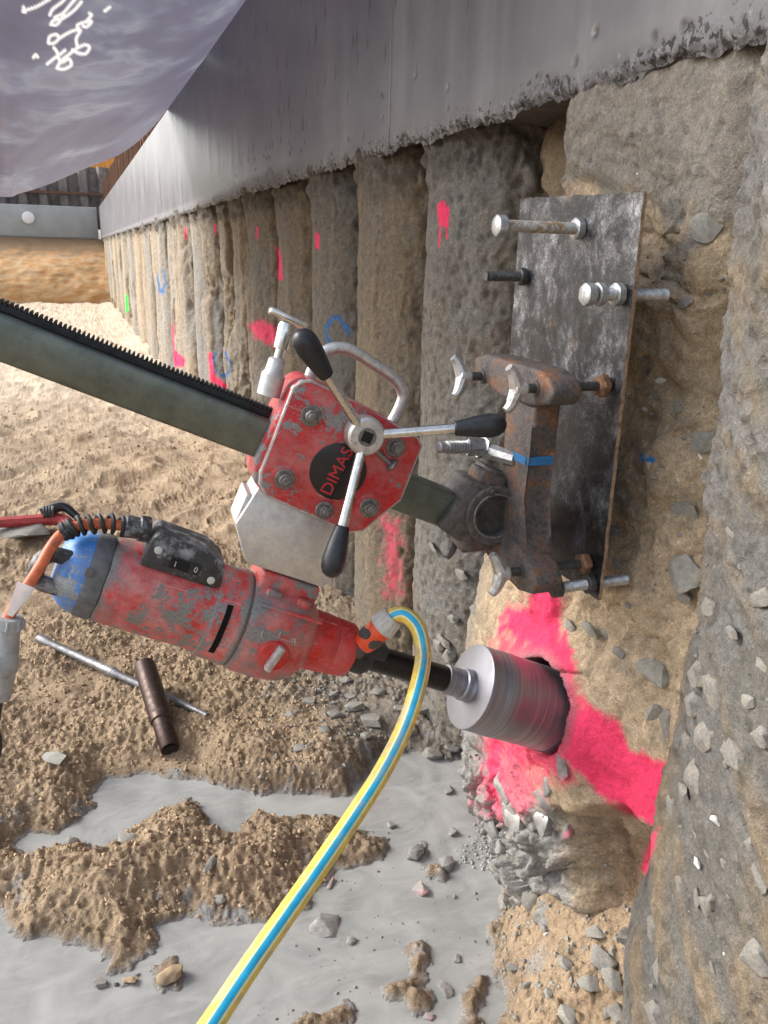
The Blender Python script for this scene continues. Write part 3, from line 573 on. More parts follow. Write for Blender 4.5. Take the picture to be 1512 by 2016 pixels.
def pile(idx, cy, R=0.30, step=0.006, style=0, rgh=1.0, pk=1.0):
    """style 0..1 = grey concrete .. sandy soil-concrete"""
    cx = 0.885+R+((idx*37) % 11-5)*0.0065*min(1.0, rgh+.1); nph = int(R*2.9/step); ph = np.radians(np.linspace(-96, 72, nph)); zz = np.arange(-0.05, 1.77, step*1.15)
    PH, Z = np.meshgrid(ph, zz); ph, z = PH.ravel(), Z.ravel(); d = np.stack([-np.cos(ph), np.sin(ph), 0*ph], 1)
    P = np.array([cx, cy, 0])+d*R; P[:, 2] = z; S = P+idx*3.7
    big = fbm(S*[1, 1, .45], 4, 3); mid = fbm(S, 16, 3); fi = fbm(S, 60, 2)
    brk = sstep(0.0, 0.5, fbm(S*[1, 1, .5], 3.1, 2)-0.15+0.25*(rgh-1))*rgh
    pt = pits(S, 36, idx, .5, .62)*pk*(1 if idx == 2 else sstep(-.2, .4, fbm(S+7, 2.5, 2)+.2)); gap = sstep(40, 62, np.degrees(np.abs(ph))+14*mid)
    strip = sstep(.1, .45, fbm(np.stack([ph*3.2+.15*mid, z*.5+idx, 0*z+idx*1.7], 1), 1, 2))*(idx != 2)
    disp = -0.034*brk*(0.6+np.abs(fbm(S, 8, 3))*1.6)+0.012*big*rgh+0.005*mid*rgh+0.0022*fi-0.006*pt*rgh
    disp -= 0.030*gap*(.4+np.abs(fbm(S, 7, 3)))-.006*strip
    disp -= 0.05*sstep(0.25, 0.0, z)*0.6; disp += 0.03*sstep(1.55, 1.74, z)*np.abs(mid)
    P += d*disp[:, None]
    t = np.clip(style+0.55*big+0.25*mid, 0, 1); c = lerp(GREY*((1.0 if idx == 2 else 0.76)+0.92*sstep(3, 9, cy)), SOIL*(0.50+0.62*sstep(3.5, 9, cy)), t)  # near piles darkened, far ones brightened: shade and daylight put into the colour
    c = lerp(c, np.array([.15, .115, .08])*(1+sstep(6, 11, cy)), brk*0.65); c = lerp(c, GREYD*0.6, pt*0.75*(1-.5*style)); c = lerp(c, SOIL*(.6+.3*sstep(3.5, 9, cy)), strip*.45); c = lerp(c, np.array([.13, .10, .07]), gap*.5); c = c*(1+0.22*fi)[:, None]  # pits darkened in the colour to stand for their shadow
    c = lerp(c, GREYD*0.75, sstep(1.60, 1.70, z+0.06*mid)*0.7)  # pile tops: damp and the shade under the beam, both painted in
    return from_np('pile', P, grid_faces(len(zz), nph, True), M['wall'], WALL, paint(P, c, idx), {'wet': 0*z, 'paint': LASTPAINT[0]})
WALL = empty('pile_wall', loc=(0.95, 0.5, 0)); WALL_INV = np.array([0.95, 0.5, 0])
tag(WALL, 'rough excavated wall of bored concrete piles under the capping beam', 'wall')
_np0 = from_np
def from_np(name, V, F, mat, parent=None, col=None, attrs=None, smooth=True):
    if parent is not None and parent.type == 'EMPTY' and parent.rotation_euler[:] == (0, 0, 0): V = V-np.array(parent.matrix_world.translation)
    return _np0(name, V, F, mat, parent, col, attrs, smooth)
near_pile(); niche()
def back_soil():                                                    # earth standing between the piles
    ys = np.concatenate([np.arange(.7, 4, .012), np.geomspace(4, 26.4, 260)]); zs = np.linspace(-.05, 1.78, 110); Y, Z = np.meshgrid(ys, zs); y, z = Y.ravel(), Z.ravel()
    P = np.stack([1.085+0*y, y, z], 1); P[:, 0] += .05*fbm(P, 5, 4)+.01*fbm(P, 30, 2); c = lerp(np.array([.16, .115, .075]), SOIL*.6, sstep(-.3, .6, fbm(P, 7, 3)))
    from_np('soil_between_piles', P, grid_faces(len(zs), len(ys)), M['wall'], WALL, c, {'wet': 0*y})
back_soil()
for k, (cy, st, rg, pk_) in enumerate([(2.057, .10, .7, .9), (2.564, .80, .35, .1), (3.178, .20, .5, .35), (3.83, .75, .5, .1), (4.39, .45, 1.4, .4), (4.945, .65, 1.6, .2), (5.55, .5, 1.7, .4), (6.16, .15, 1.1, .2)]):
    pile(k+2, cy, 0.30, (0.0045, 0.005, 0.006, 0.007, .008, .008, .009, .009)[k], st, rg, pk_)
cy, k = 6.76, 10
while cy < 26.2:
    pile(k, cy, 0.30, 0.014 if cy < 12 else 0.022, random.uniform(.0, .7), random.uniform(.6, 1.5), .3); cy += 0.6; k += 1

# ---- capping beam
def capping_beam():
    B = empty('capping_beam', loc=(0.86, 0, 1.73)); tag(B, 'smooth grey concrete capping beam with ragged lower edge, running above the piles', 'beam')
    JO = [2.32, 7.35, 13.4, 19.5]; ys = [-2.5, -1.5, -.8, -.3]; y = 0.0
    while y < 26.0: ys.append(y); y += 0.0048*max(1, (y/2.2)**1.6)
    for j in JO: ys += [j-.012, j-.006, j-.004, j, j+.004, j+.006, j+.012]
    ys = np.array(sorted(ys)); zs = np.concatenate([np.arange(0, 0.16, 0.0048), np.linspace(0.165, .84, 24)])
    Y, Z = np.meshgrid(ys, zs); y, z = Y.ravel(), Z.ravel(); P = np.stack([0.86+0*y, y, 1.73+z], 1)
    low = sstep(0.085, 0.0, z); n = fbm(P, 20, 3); n2 = fbm(P*[1, 1, .6], 6, 3)
    P[:, 2] += low*(0.007*fbm(P, 55, 3)+0.010*n2)*(z < .14); hq, hr = worley2(y*62+.6*n, z*62, 17); hm = sstep(0.0, 0.5, n2+0.4*fbm(P, 12, 2)-3.6*(z/0.12)+0.9)*(z < .155)*sstep(9, 5, y); hc = np.clip(1-hq/.55, 0, 1)**.5*(hr > .45)*hm
    P[:, 0] += 0.004*hc+0.003*hm*np.abs(n)+0.012*sstep(0.016, 0, z)
    pt = pits(P, 22, 3, .22, .82)*sstep(6, 4, y); P[:, 0] += 0.004*pt
    jo = np.zeros_like(y)
    for j in JO: jo = np.maximum(jo, sstep(0.0055, 0.003, np.abs(y-j)))
    P[:, 0] += 0.004*jo; P[:, 0] += 0.0015*fbm(P, 1.3, 2)
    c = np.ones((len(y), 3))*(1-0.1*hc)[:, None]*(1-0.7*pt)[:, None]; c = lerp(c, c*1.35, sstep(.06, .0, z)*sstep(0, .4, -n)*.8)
    c = c*(1-0.75*jo*sstep(-.5, .1, fbm(P, 9, 3)))[:, None]; br = sstep(7.2, 9.0, y); c = lerp(c, c*1.25, br)  # beam brightened in colour where daylight falls beyond the tarp
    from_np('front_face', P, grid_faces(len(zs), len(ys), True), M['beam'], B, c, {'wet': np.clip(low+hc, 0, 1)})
    # soffit, top and back as one body just behind the face
    xs = np.array([0.868, .90, .95, 1.0, 1.1, 1.25, 1.5, 1.8]); X, Y = np.meshgrid(xs, ys); x, y = X.ravel(), Y.ravel()
    P = np.stack([x, y, 1.742+0*x], 1); P[:, 2] += 0.014*fbm(P, 9, 3)+.012*sstep(.88, .95, x)
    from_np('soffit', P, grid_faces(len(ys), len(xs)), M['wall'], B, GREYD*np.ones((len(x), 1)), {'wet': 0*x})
    from_bm('body', bm_box(0.873, 1.8, -2.5, 26, 1.80, 2.568), M['beam'], B, False, world=True)
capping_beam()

# ---- far end of the pit
def far_end():
    F = empty('cross_beam', loc=(-6, 26, 1.73)); tag(F, 'pale concrete beam across the far end of the pit', 'beam')
    from_bm('beam_body', bm_box(-16, 0.80, 26.0, 26.8, 1.73, 2.57, 0.02), M['farbeam'], F, world=True)
    from_bm('end_cap', bm_lathe([(0, .16), (.10, .16), (.12, .13)], onX(78, 447, 1)*0+np.array([-1.02, 26.0, 2.23]), (0, -1, 0), 24), M['white'], F, world=True)
    from_bm('underside_lump', bm_prism([(-2.2, 1.72), (0.85, 1.72), (.85, .95), (.35, .92), (.1, 1.3), (-.5, 1.5), (-1.6, 1.55)], -26.7, -26.1), M['farbeam'], F) .matrix_local = Matrix.Translation((6, -26, -1.73)) @ Matrix.Rotation(pi/2, 4, 'X')
    S = empty('sheet_pile_wall', loc=(-6, 27.2, 2.2)); tag(S, 'dark rusted steel sheet piles standing behind the far beam', 'wall')
    prof = [(0, 0), (.14, 0), (.22, .22), (.42, .22), (.50, 0), (.56, 0)]
    for i in range(30):
        x0 = 1.6-(i+1)*0.561; z1 = 3.72+random.uniform(-.03, .03); pts = [(x0+p, 27.2+q) for p, q in prof]
        from_bm('sheet_pile', bm_prism(pts+[(x, y+.014) for x, y in pts[::-1]], 2.0, z1), M['sheet'], S, False, world=True)
    from_bm('waler', bm_box(-15, 1.5, 27.1, 27.196, 2.95, 3.02), M['rebar'], S, world=True)
    K = empty('container', loc=(.6, 31, 3.6)); tag(K, 'orange steel container standing above the far sheet piles', 'container')
    from_bm('container_body', bm_box(-.35, 4.0, 30, 36, 3.7, 6.3, .03), M['orange'], K, world=True)
    for i in range(14): from_bm('rib', bm_box(-.2+i*.3, -.08+i*.3, 29.96, 29.999, 3.85, 6.15, .01), M['orange'], K, world=True)
    from_bm('base_rail', bm_box(-.34, 3.99, 29.95, 30.4, 3.56, 3.695), M['sheet'], K, world=True)
    W = from_bm('building_sack', bm_lathe([(0, .5), (.1, .62), (.5, .66), (.85, .55), (1.0, .3)], (-1.3, 30, 3.55), (0, 0, 1), 20, shape=lambda t: 1+.1*cos(4*t)), M['white'])
    tag(W, 'white sack standing left of the orange container', 'sack')
    xs = np.linspace(-30, 6, 60); ys = np.linspace(27.4, 60, 14); X, Y = np.meshgrid(xs, ys); x, y = X.ravel(), Y.ravel(); z = 3.55+.12*fbm(np.stack([x, y, 0*x], 1), .9, 3)
    P = np.stack([x, y, z], 1); tag(from_np('upper_ground', P, grid_faces(14, 60), M['ground'], col=SAND_DRY_LIT*np.ones((len(x), 1)), attrs={'wet': 0*x}), kind='structure')
    # orange sand bank under the far beam
    xs = np.linspace(-16, 1.2, 300); t = np.linspace(0, 1, 70); X, T = np.meshgrid(xs, t); x, t = X.ravel(), T.ravel()
    p = np.stack([x, 6*t, 0*x], 1); n = fbm(p, 2.6, 4); z = 1.7*t**0.8*(1+.0*n); y = 23.4+2.6*t**1.7+0.16*fbm(p*[.8, .5, 1], .8, 2)*np.sin(pi*np.clip(t, 0, 1))+.045*fbm(p*[1, .5, 1], 3.5, 4)
    c = lerp(np.array([.52, .29, .12]), np.array([.62, .42, .23]), sstep(-.4, .5, n+.5*fbm(p, 9, 3))); c = lerp(c, np.array([.20, .125, .07]), sstep(.62, .8, t+.12*n)*.8)
    tag(from_np('sand_bank', np.stack([x, y, z], 1), grid_faces(70, 300), M['ground'], col=c, attrs={'wet': 0*x}), kind='structure')
    # starter-bar mesh on top of the beam
    R = empty('rebar_mesh', loc=(1.0, 16, 2.57)); tag(R, 'rusty reinforcement mesh standing on the capping beam top', 'rebar')
    bm = bm_tube([(0, 0, 0), (0, 0, .62)], .011, 6); me = bpy.data.meshes.new('vertical_bar'); bm.to_mesh(me); bm.free(); me.materials.append(M['rebar'])
    y = 8.2
    while y < 25.6:
        for xx in (1.0, 1.28):
            o = bpy.data.objects.new('vertical_bar', me); COL.objects.link(o); o.parent = R; o.location = (xx-1.0+random.uniform(-.01, .01), y-16, random.uniform(-.03, .03))
        y += 0.16
    for i in range(5):
        for xx in (1.012, 1.292): from_bm('long_bar', bm_tube([(xx, 8.1, 2.66+i*.12), (xx, 25.6, 2.66+i*.12)], .009, 6), M['rebar'], R, world=True)
far_end()

# ---- tarpaulin slung from the beam top over the work place
def tarp():
    far = smooth_path([(.88, 7.75, 2.60), (.665, 7.0, 2.36), (.397, 6.4, 2.12), (.139, 5.8, 1.96), (-.068, 5.2, 1.82), (-.207, 4.7, 1.735), (-.28, 4.4, 1.70), (-.60, 4.55, 1.75), (-1.05, 4.75, 1.95), (-1.5, 4.9, 2.35)], 420)  # last three points are out of view, placed to shade the piles
    E = np.array(far); nu, nv = len(E), 380; u = np.linspace(0, 1, nu)[None, :]; v = np.linspace(0, 1, nv)[:, None]
    NR = np.stack([.88-1.75*u**1.35, 1.55+0*u, 2.585+0.12*np.sin(pi*u)], 2); p = E[None]*(1-v[..., None])+NR*v[..., None]  # near edge is unseen overhead, set to shade beam and niche top
    p[..., 2] -= 0.10*np.sin(pi*np.minimum(1, v*1.15))*np.sin(pi*u)**.7
    q = p.reshape(-1, 3); w_ = fbm(np.stack([q[:, 0]+q[:, 1]*.35, q[:, 1]*.8-q[:, 0]*.5, 0*q[:, 0]+.3], 1), 1.3, 3).reshape(nv, nu)
    p[..., 2] += 0.022*w_*np.minimum(1, v*8)*np.minimum(1, u*10)-0.03*np.clip(1-v*8, 0, 1)**2*np.minimum(1, u*6)
    V = p.reshape(-1, 3)
    S = [[(66, 113), (70, 108), (74, 112)], [(45, 22), (58, 18), (74, 12), (98, -2)], [(46, 14), (49, 24)],
         [(93, 126), (104, 117), (118, 107), (128, 99)], [(106, 94), (112, 102), (116, 116), (119, 124)],
         [(112, 134), (120, 120), (135, 108), (150, 96), (168, 88), (176, 94), (168, 106), (152, 104), (143, 98)], [(114, 135), (126, 136), (140, 128), (136, 116), (124, 122)],
         [(95, 84), (98, 72), (110, 68), (116, 74), (108, 84), (97, 86)], [(116, 76), (132, 66), (146, 60), (158, 60), (150, 76), (152, 90)],
         [(158, 60), (152, 50), (166, 44), (180, 42), (172, 52), (164, 52)], [(100, 48), (106, 40), (124, 36), (146, 20), (160, 4)], [(100, 48), (112, 48), (126, 30)],
         [(98, 30), (104, 18), (122, 4), (132, -8)], [(108, 34), (124, 26), (138, 10), (150, -4)], [(172, 40), (180, 30), (176, 26)], [(206, 22), (216, 14)]]
    px, py, _ = proj(V); ink = np.zeros(len(V)); near = (px > 20) & (px < 240) & (py > -40) & (py < 160); x, y = px[near], py[near]; dm = np.full(len(x), 99.)
    for st in S:                                                   # handwriting: strokes of pale paint on the sheet
        P = smooth_path([Vector((a, b, 0)) for a, b in st], 24)
        for a, b in zip(P, P[1:]):
            ex, ey = b.x-a.x, b.y-a.y; t = np.clip(((x-a.x)*ex+(y-a.y)*ey)/(ex*ex+ey*ey+1e-9), 0, 1); dm = np.minimum(dm, np.hypot(x-a.x-t*ex, y-a.y-t*ey))
    ink[near] = sstep(4.6, 2.0, dm)
    o = _np0('tarpaulin', V, grid_faces(nv, nu), M['tarp'], attrs={'along': np.tile(u[0], nv), 'across': np.repeat(v[:, 0], nu), 'ink': ink})
    tag(o, 'grey tarpaulin with pale handwriting, sagging from the beam top at upper left', 'tarpaulin')
tarp()

# ================================================================== THE DRILL RIG
MR = Matrix([[A_[0], U_[0], N_[0], O_[0]], [A_[1], U_[1], N_[1], O_[1]], [A_[2], U_[2], N_[2], O_[2]], [0, 0, 0, 1]])   # local x = drilling direction, y = up in plane, z = towards the viewer
STAND = empty('drill_stand', MR)
tag(STAND, 'red core drill stand with toothed steel column, three-armed crank and rusty base bracket', 'drill stand')
def bolt_at(name, s, u, n, r=0.0115, parent=STAND, mat=None, washer=True):
    if washer: bm = bm_lathe([(0, r*1.5), (.0018, r*1.55), (.003, r*1.4)], (s, u, n), (0, 0, 1), 24)
    else: bm = bmesh.new()
    bm_lathe([(.003, r*.98), (.004, r*1.03), (.010, r*1.03), (.0118, r*.88)], (s, u, n), (0, 0, 1), 18, shape=hexprof, bm=bm)
    bm_lathe([(.0118, r*.60), (.0155, r*.60), (.0165, r*.48)], (s, u, n), (0, 0, 1), 16, bm=bm)
    return from_bm(name, bm, mat or M['grey_bolt'], parent)
# column with its rack
col = from_bm('column', bm_box(-1.25, -0.035, -.047, .012, -.029, .029, .006, 3), M['column'], STAND)
bm = bm_box(-1.24, -.17, .0122, .021, -.024, .003, .001, 1)
prof = []; s = -1.238
while s < -.175: prof += [(s, .021), (s+.0012, .027), (s+.0035, .027), (s+.0047, .021)]; s += .0063
prof = [(-1.238, .0205)]+prof+[(-.172, .0205)]
a = [bm.verts.new((x, y, -.022)) for x, y in prof]; b = [bm.verts.new((x, y, .001)) for x, y in prof]
for k in range(len(prof)-1): bm.faces.new((a[k], a[k+1], b[k+1], b[k]))
for k in range(1, len(prof)-4, 4):
    for q in (a, b): bm.faces.new([q[k], q[k+1], q[k+2], q[k+3]])
from_bm('rack', bm, M['rack'], STAND, False)
# carriage: cast housing, face plate, bolts, badge
HOUS = [(-.408, .070), (-.398, .086), (-.385, .091), (-.215, .076), (-.200, .066), (-.196, -.03), (-.228, -.088), (-.245, -.096), (-.385, -.090), (-.408, -.075), (-.416, -.045)]
FACE = [(-.410, .072), (-.402, .085), (-.388, .092), (-.300, .086), (-.207, .076), (-.194, .066), (-.189, -.022), (-.225, -.088), (-.244, -.098), (-.384, -.088), (-.400, -.076), (-.406, -.058)]
def offset(poly, d):
    c = Vector((sum(p[0] for p in poly)/len(poly), sum(p[1] for p in poly)/len(poly))); return [tuple(Vector(p)+(c-Vector(p)).normalized()*d) for p in poly]
from_bm('carriage_housing', bm_prism(HOUS, -.050, .046, .007, 3), M['red'], STAND)
fp = from_bm('face_plate', bm_prism(FACE, .046, .062, .0035, 2, 1), [M['red'], M['bare']], STAND)
for (s, u) in ((-.370, .045), (-.369, -.054), (-.234, .049), (-.233, -.050)):
    from_bm('bolt_seat', bm_lathe([(0, .0215), (.0012, .0215), (.0024, .0190), (.0026, .017)], (s, u, .0610), (0, 0, 1), 28), M['red'], fp)
    bolt_at('bolt', s, u, .0625, .0100)
bolt_at('bolt', -.296, -.077, .0625, .009)
bd = from_bm('badge', bm_lathe([(0, .0425), (.0015, .0425), (.0022, .0405), (.0022, .001)], (-.300, -.016, .0621), (0, 0, 1), 48), M['badge'], STAND)
def text(name, body, size, mat, parent, M4, extrude=0.0004, offset_=0.0):
    cu = bpy.data.curves.new('txt', 'FONT'); cu.body = body; cu.size = size; cu.extrude = extrude; cu.offset = offset_; cu.align_x = 'CENTER'; cu.align_y = 'CENTER'; cu.resolution_u = 3
    o = bpy.data.objects.new('txt', cu); COL.objects.link(o); bpy.context.view_layer.update()
    me = bpy.data.meshes.new_from_object(o.evaluated_get(bpy.context.evaluated_depsgraph_get())); bpy.data.objects.remove(o)
    me.transform(M4); return link(name, me, mat, parent)
text('lettering', 'DIMAS', .0262, M['badge_red'], bd, Matrix.Translation((-.302, -.016, .0648)) @ Matrix.Rotation(radians(86), 4, 'Z'))
# hub and crank
hub = from_bm('crank_hub', bm_lathe([(0, .022), (.004, .028), (.022, .0285), (.030, .0275), (.0335, .024), (.034, .0135), (.026, .0130), (.026, .002)], (-.291, .050, .062), (0, 0, 1), 32), M['handle'], STAND)
from_bm('square_socket', bm_box(-.2995, -.2825, .0415, .0585, .0880, .0962, .0015), M['dark_slot'], hub)
from_bm('socket_rim', bm_lathe([(0, .0190), (.0012, .0190), (.0014, .0135)], (-.291, .050, .0945), (0, 0, 1), 32), M['grey_bolt'], hub)
HB = Vector((-.291, .050, .084))
for (px, py, nn) in ((593, 662, .120), (985, 836, .116), (652, 1125, .122)):
    E = Vector(rl(px, py, nn)); d = (E-HB).normalized(); L = (E-HB).length
    rod = from_bm('crank_arm', bm_tube([HB+d*.016, HB+d*(L*.5), HB+d*(L-.045)], .0075, 14), M['chrome'], STAND)
    from_bm('crank_grip', bm_lathe([(-.064, .008), (-.062, .0105), (-.052, .0125), (-.030, .0160), (-.012, .0178), (0, .0165), (.008, .0120), (.0125, .005), (.013, .001)], E-d*.004, d, 20), M['black'], STAND)
# small clamp screw beside the hub
p0 = Vector(rl(738, 885, .066)); p1 = Vector(rl(768, 912, .070))
from_bm('lock_screw', bm_join(bm_tube([p0, p1], .0035, 10), bm_lathe([(0, .004), (.002, .010), (.006, .011), (.009, .006)], p1-Vector((0, 0, .001)), p1-p0, 14)), M['grey_bolt'], STAND)
# carrying handle
from_bm('carrying_handle', bm_tube(smooth_path([(-.372, .070, -.02), (-.374, .105, -.02), (-.366, .135, -.02), (-.338, .150, -.02), (-.295, .146, -.02), (-.252, .138, -.02), (-.228, .122, -.02), (-.224, .095, -.02), (-.228, .065, -.02)], 64), .0092, 16), M['handle'], STAND)
# locking screw with T-head on the upper left
q0, q1 = Vector(rl(528, 778, .02)), Vector(rl(556, 672, .02)); d = (q1-q0).normalized()
from_bm('screw_boss', bm_lathe([(0, .017), (.03, .0175), (.035, .014), (.052, .0125), (.055, .009)], q0, d, 20), M['alu'], STAND)
from_bm('clamp_screw', bm_lathe([(.05, .0065), (.068, .0065), (.069, .0105), (.100, .012), (.106, .010)], q0, d, 16), M['chrome'], STAND)
bm = bm_box(-.030, .030, -.006, .006, -.011, .011, .005, 3); bm.transform(Matrix.Translation(q0+d*.112) @ Matrix.Rotation(math.atan2(d.y, d.x)-pi/2-.15, 4, 'Z'))
from_bm('screw_head', bm, M['chrome'], STAND)
# aluminium spacer block between carriage and motor
BL = [(-.395, -.090), (-.398, -.150), (-.362, -.196), (-.238, -.182), (-.222, -.120), (-.240, -.094)]
from_bm('spacer_block', bm_prism([(-.392, -.078), (-.404, -.148), (-.366, -.200), (-.236, -.200), (-.232, -.094)], -.045, .036, .003, 2), M['alu'], STAND)
from_bm('spacer_rib', bm_box(-.405, -.385, -.150, -.10, -.04, .030, .003), M['alu'], STAND)
# pivot clamp with the open socket
RC = Vector(rl(975, 1016, .05)); RC.z = 0
bm = bm_lathe([(-.045, .047), (-.043, .049), (.046, .049), (.050, .046), (.050, .038), (.048, .0345), (.0, .0335), (-.03, .0320), (-.034, .001)], (RC.x, RC.y, 0), (0, 0, 1), 40)
piv = from_bm('pivot_socket', bm, M['iron_dark'], STAND)
from_bm('socket_sleeve', bm_lathe([(.040, .0375), (.0520, .0378), (.0530, .0362), (.0525, .0342), (.040, .0338)], (RC.x, RC.y, 0), (0, 0, 1), 40), M['grey_bolt'], piv)
from_bm('clamp_body', bm_prism([(-.105, -.045), (-.06, -.056), (.01, -.040), (.055, -.02), (.055, .055), (-.02, .062), (-.085, .042)], -.040, .040, .005), M['iron_dark'], STAND)
from_bm('clamp_lug', bm_box(-.075, -.03, .045, .066, -.012, .044, .004), M['iron'], STAND)
from_bm('clamp_plate', bm_box(-.06, .03, .060, .072, -.03, .03, .003), M['iron_dark'], STAND)
bolt_at('clamp_bolt', -.052, .040, .041, .008, mat=M['iron'])
# base bracket: spine, two arms with levelling screws, bolted against the plate
def wbox(name, *a, mat='iron', bev=.006, seg=3, rot=None):
    bm = bm_box(*a, bev, seg); return from_bm(name, bm, M[mat], STAND, world=True)
def poly_yz(name, pts, x0, x1, mat='iron', bev=.006):                 # outline in (Y,z) of the world, thickness along X
    bm = bm_prism(pts, x0, x1, bev, 3); bm.transform(Matrix([[0, 0, 1, 0], [1, 0, 0, 0], [0, 1, 0, 0], [0, 0, 0, 1]])); return from_bm(name, bm, M[mat], STAND, world=True)
poly_yz('bracket_spine', [(1.120, 1.265), (1.030, 1.270), (1.030, 1.215), (1.042, 1.17), (1.042, 1.10), (1.032, 1.04), (1.010, 1.0), (1.070, .985), (1.105, 1.03), (1.115, 1.12)], .620, .664)
poly_yz('upper_arm', [(1.225, 1.292), (1.185, 1.303), (1.02, 1.300), (.985, 1.290), (.972, 1.272), (.985, 1.254), (1.045, 1.243), (1.12, 1.248), (1.215, 1.264)], .612, .662)
poly_yz('lower_arm', [(1.21, 1.02), (1.15, 1.032), (1.06, 1.03), (.995, 1.008), (.975, .985), (.985, .965), (1.03, .955), (1.10, .968), (1.20, .992)], .612, .662)
poly_yz('tilt_cheek', [(1.19, 1.10), (1.112, 1.09), (1.112, 1.005), (1.125, .985), (1.18, .995)], .56, .645, 'iron_dark', .008)
from_bm('paint_band', bm_box(.6195, .6645, 1.0385, 1.0415, 1.152, 1.166, .001, 1), M['bluemark'], STAND, world=True)
from_bm('paint_band', bm_box(.6185, .6198, 1.044, 1.085, 1.153, 1.165), M['bluemark'], STAND, world=True)
def wing_screw(y, z, x0, mat='handle', ang=0.3, xs=.64, tip=True):
    bm = bm_lathe([(0, .007), (.734-x0, .007)], (x0, y, z), (1, 0, 0), 14)
    for k in range(14): pass
    sc = from_bm('levelling_screw', bm, M['dark_bolt'], STAND, world=True)
    from_bm('screw_nut', bm_lathe([(xs-x0-.030, .0125), (xs-x0-.004, .0125)], (x0, y, z), (1, 0, 0), 18, shape=hexprof), M['iron_dark'], sc, world=False).matrix_local = STAND.matrix_world.inverted()
    # wing head: a hub with two swept ears
    bm = bm_lathe([(-.004, .006), (0, .0115), (.016, .0120), (.020, .009)], (x0, y, z), (1, 0, 0), 16)
    for sg in (-1, 1):
        pth = [(x0+.006, y, z), (x0+.001, y+sg*sin(ang)*.016, z+sg*cos(ang)*.013), (x0-.004, y+sg*sin(ang)*.024, z+sg*cos(ang)*.024), (x0-.011, y+sg*sin(ang)*.031, z+sg*cos(ang)*.031)]
        bm_tube(smooth_path(pth, 12), lambda t: .0118-.0055*t, 10, bm=bm)
    h = from_bm('wing_head', bm, M[mat], sc); h.matrix_local = STAND.matrix_world.inverted()
    if tip: t = from_bm('rusty_tip', bm_lathe([(0, .013), (.004, .0165), (.014, .0155), (.019, .010)], (.716, y, z), (1, 0, 0), 14, shape=lambda a: 1+.12*sin(5*a+y*30)), M['rust'], sc); t.matrix_local = STAND.matrix_world.inverted()
for px, py, Y, m in ((905, 742, 1.190, 'handle'), (1012, 766, 1.020, 'handle'), (888, 1060, 1.175, 'dark_bolt'), (980, 1130, 1.020, 'handle')):
    r = ray(px, py); p = CAM+r*(Y/r[1]); wing_screw(p[1], p[2], p[0], m, ang=random.uniform(-.3, .3), xs=max(.64, p[0]+.03))
# spring-loaded clamp lever
e0, e1, e2, e3 = (Vector(onX(864, 881, .515)), Vector(onX(925, 880, .58)), Vector(onX(958, 880, .612)), Vector(onX(1018, 905, .625)))
dl = (e2-e0).normalized(); bm = bm_tube([e0, e2], .0065, 14); k = .014
while k < .060: bm_lathe([(k, .0065), (k+.0015, .0105), (k+.0035, .0105), (k+.005, .0065)], e0, dl, 16, bm=bm); k += .0058
bm_lathe([(-.002, .007), (0, .0085), (.010, .0085), (.011, .0065)], e0, dl, 16, bm=bm)
cl = from_bm('clamp_lever', bm, M['zinc'], STAND, world=True)
bm = bm_lathe([(.060, .0145), (.092, .0150)], e0, dl, 4); from_bm('lever_block', bm, M['zinc'], STAND, world=True)
bm = bm_tube([e0+dl*.088, e0+dl*.102+Vector((0, 0, -.006)), e3], lambda t: .018-.007*t, 8); from_bm('lever_arm', bm, M['zinc'], STAND, world=True)

# ------------------------------------------------------------------ motor
MM = MR.copy(); MM.translation = Vector(OM); MOT = empty('drill_motor', MM)
tag(MOT, 'worn red electric drill motor with blue rear cap and black grip, under the stand', 'drill motor')
UO = 0.300
def ml(x, y, n): p = rl(x, y, n); return Vector((p[0], p[1]+UO, n))
def soft_square(k): return lambda t: 1.0/(abs(cos(t))**k+abs(sin(t))**k)**(1.0/k)
def oct_(t): q = pi/4; return 1/cos(((t+q/2) % q)-q/2)*.955
body = from_bm('motor_housing', bm_lathe([(-.550, .056), (-.548, .0610), (-.542, .0635), (-.470, .0650), (-.405, .0660), (-.392, .0685), (-.388, .0690)], d=(1, 0, 0), seg=48, shape=soft_square(2.25)), M['red2'], MOT)
fl = from_bm('vent_flange', bm_lathe([(-.392, .067), (-.390, .0710), (-.384, .0730), (-.356, .0735), (-.351, .0760), (-.343, .0765), (-.339, .0740), (-.338, .067)], d=(1, 0, 0), seg=48, shape=soft_square(2.2)), M['red2'], MOT)
# curved vent slot (a black strip let into the flange)
bm = bmesh.new(); L = []
for k in range(15):
    t = radians(-32+k*64/14); rr = .0745*soft_square(2.2)(t)
    L.append([bm.verts.new((sx, sin(t)*rr, cos(t)*rr)) for sx in (-.3745, -.3655)])
for a, b in zip(L, L[1:]): bm.faces.new((a[0], a[1], b[1], b[0]))
bmesh.ops.solidify(bm, geom=list(bm.faces), thickness=.0015); from_bm('vent_slot', bm, M['dark_slot'], fl)
gb = from_bm('gear_housing', bm_lathe([(-.340, .068), (-.336, .0745), (-.326, .0770), (-.284, .0785), (-.252, .0750), (-.234, .0660), (-.222, .0540), (-.218, .045)], d=(1, 0, 0), seg=48, shape=soft_square(2.6)), M['red2'], MOT)
from_bm('mounting_foot', bm_box(-.336, -.240, .058, .098, -.048, .038, .006, 3), M['red2n'], MOT)
for x0, x1 in ((-.322, -.298), (-.272, -.250)): from_bm('foot_lug', bm_box(x0, x1, .062, .076, .038, .052, .003), M['red2n'], MOT)
from_bm('casting_rib', bm_box(-.328, -.226, .052, .058, .050, .068, .003), M['red2n'], MOT)
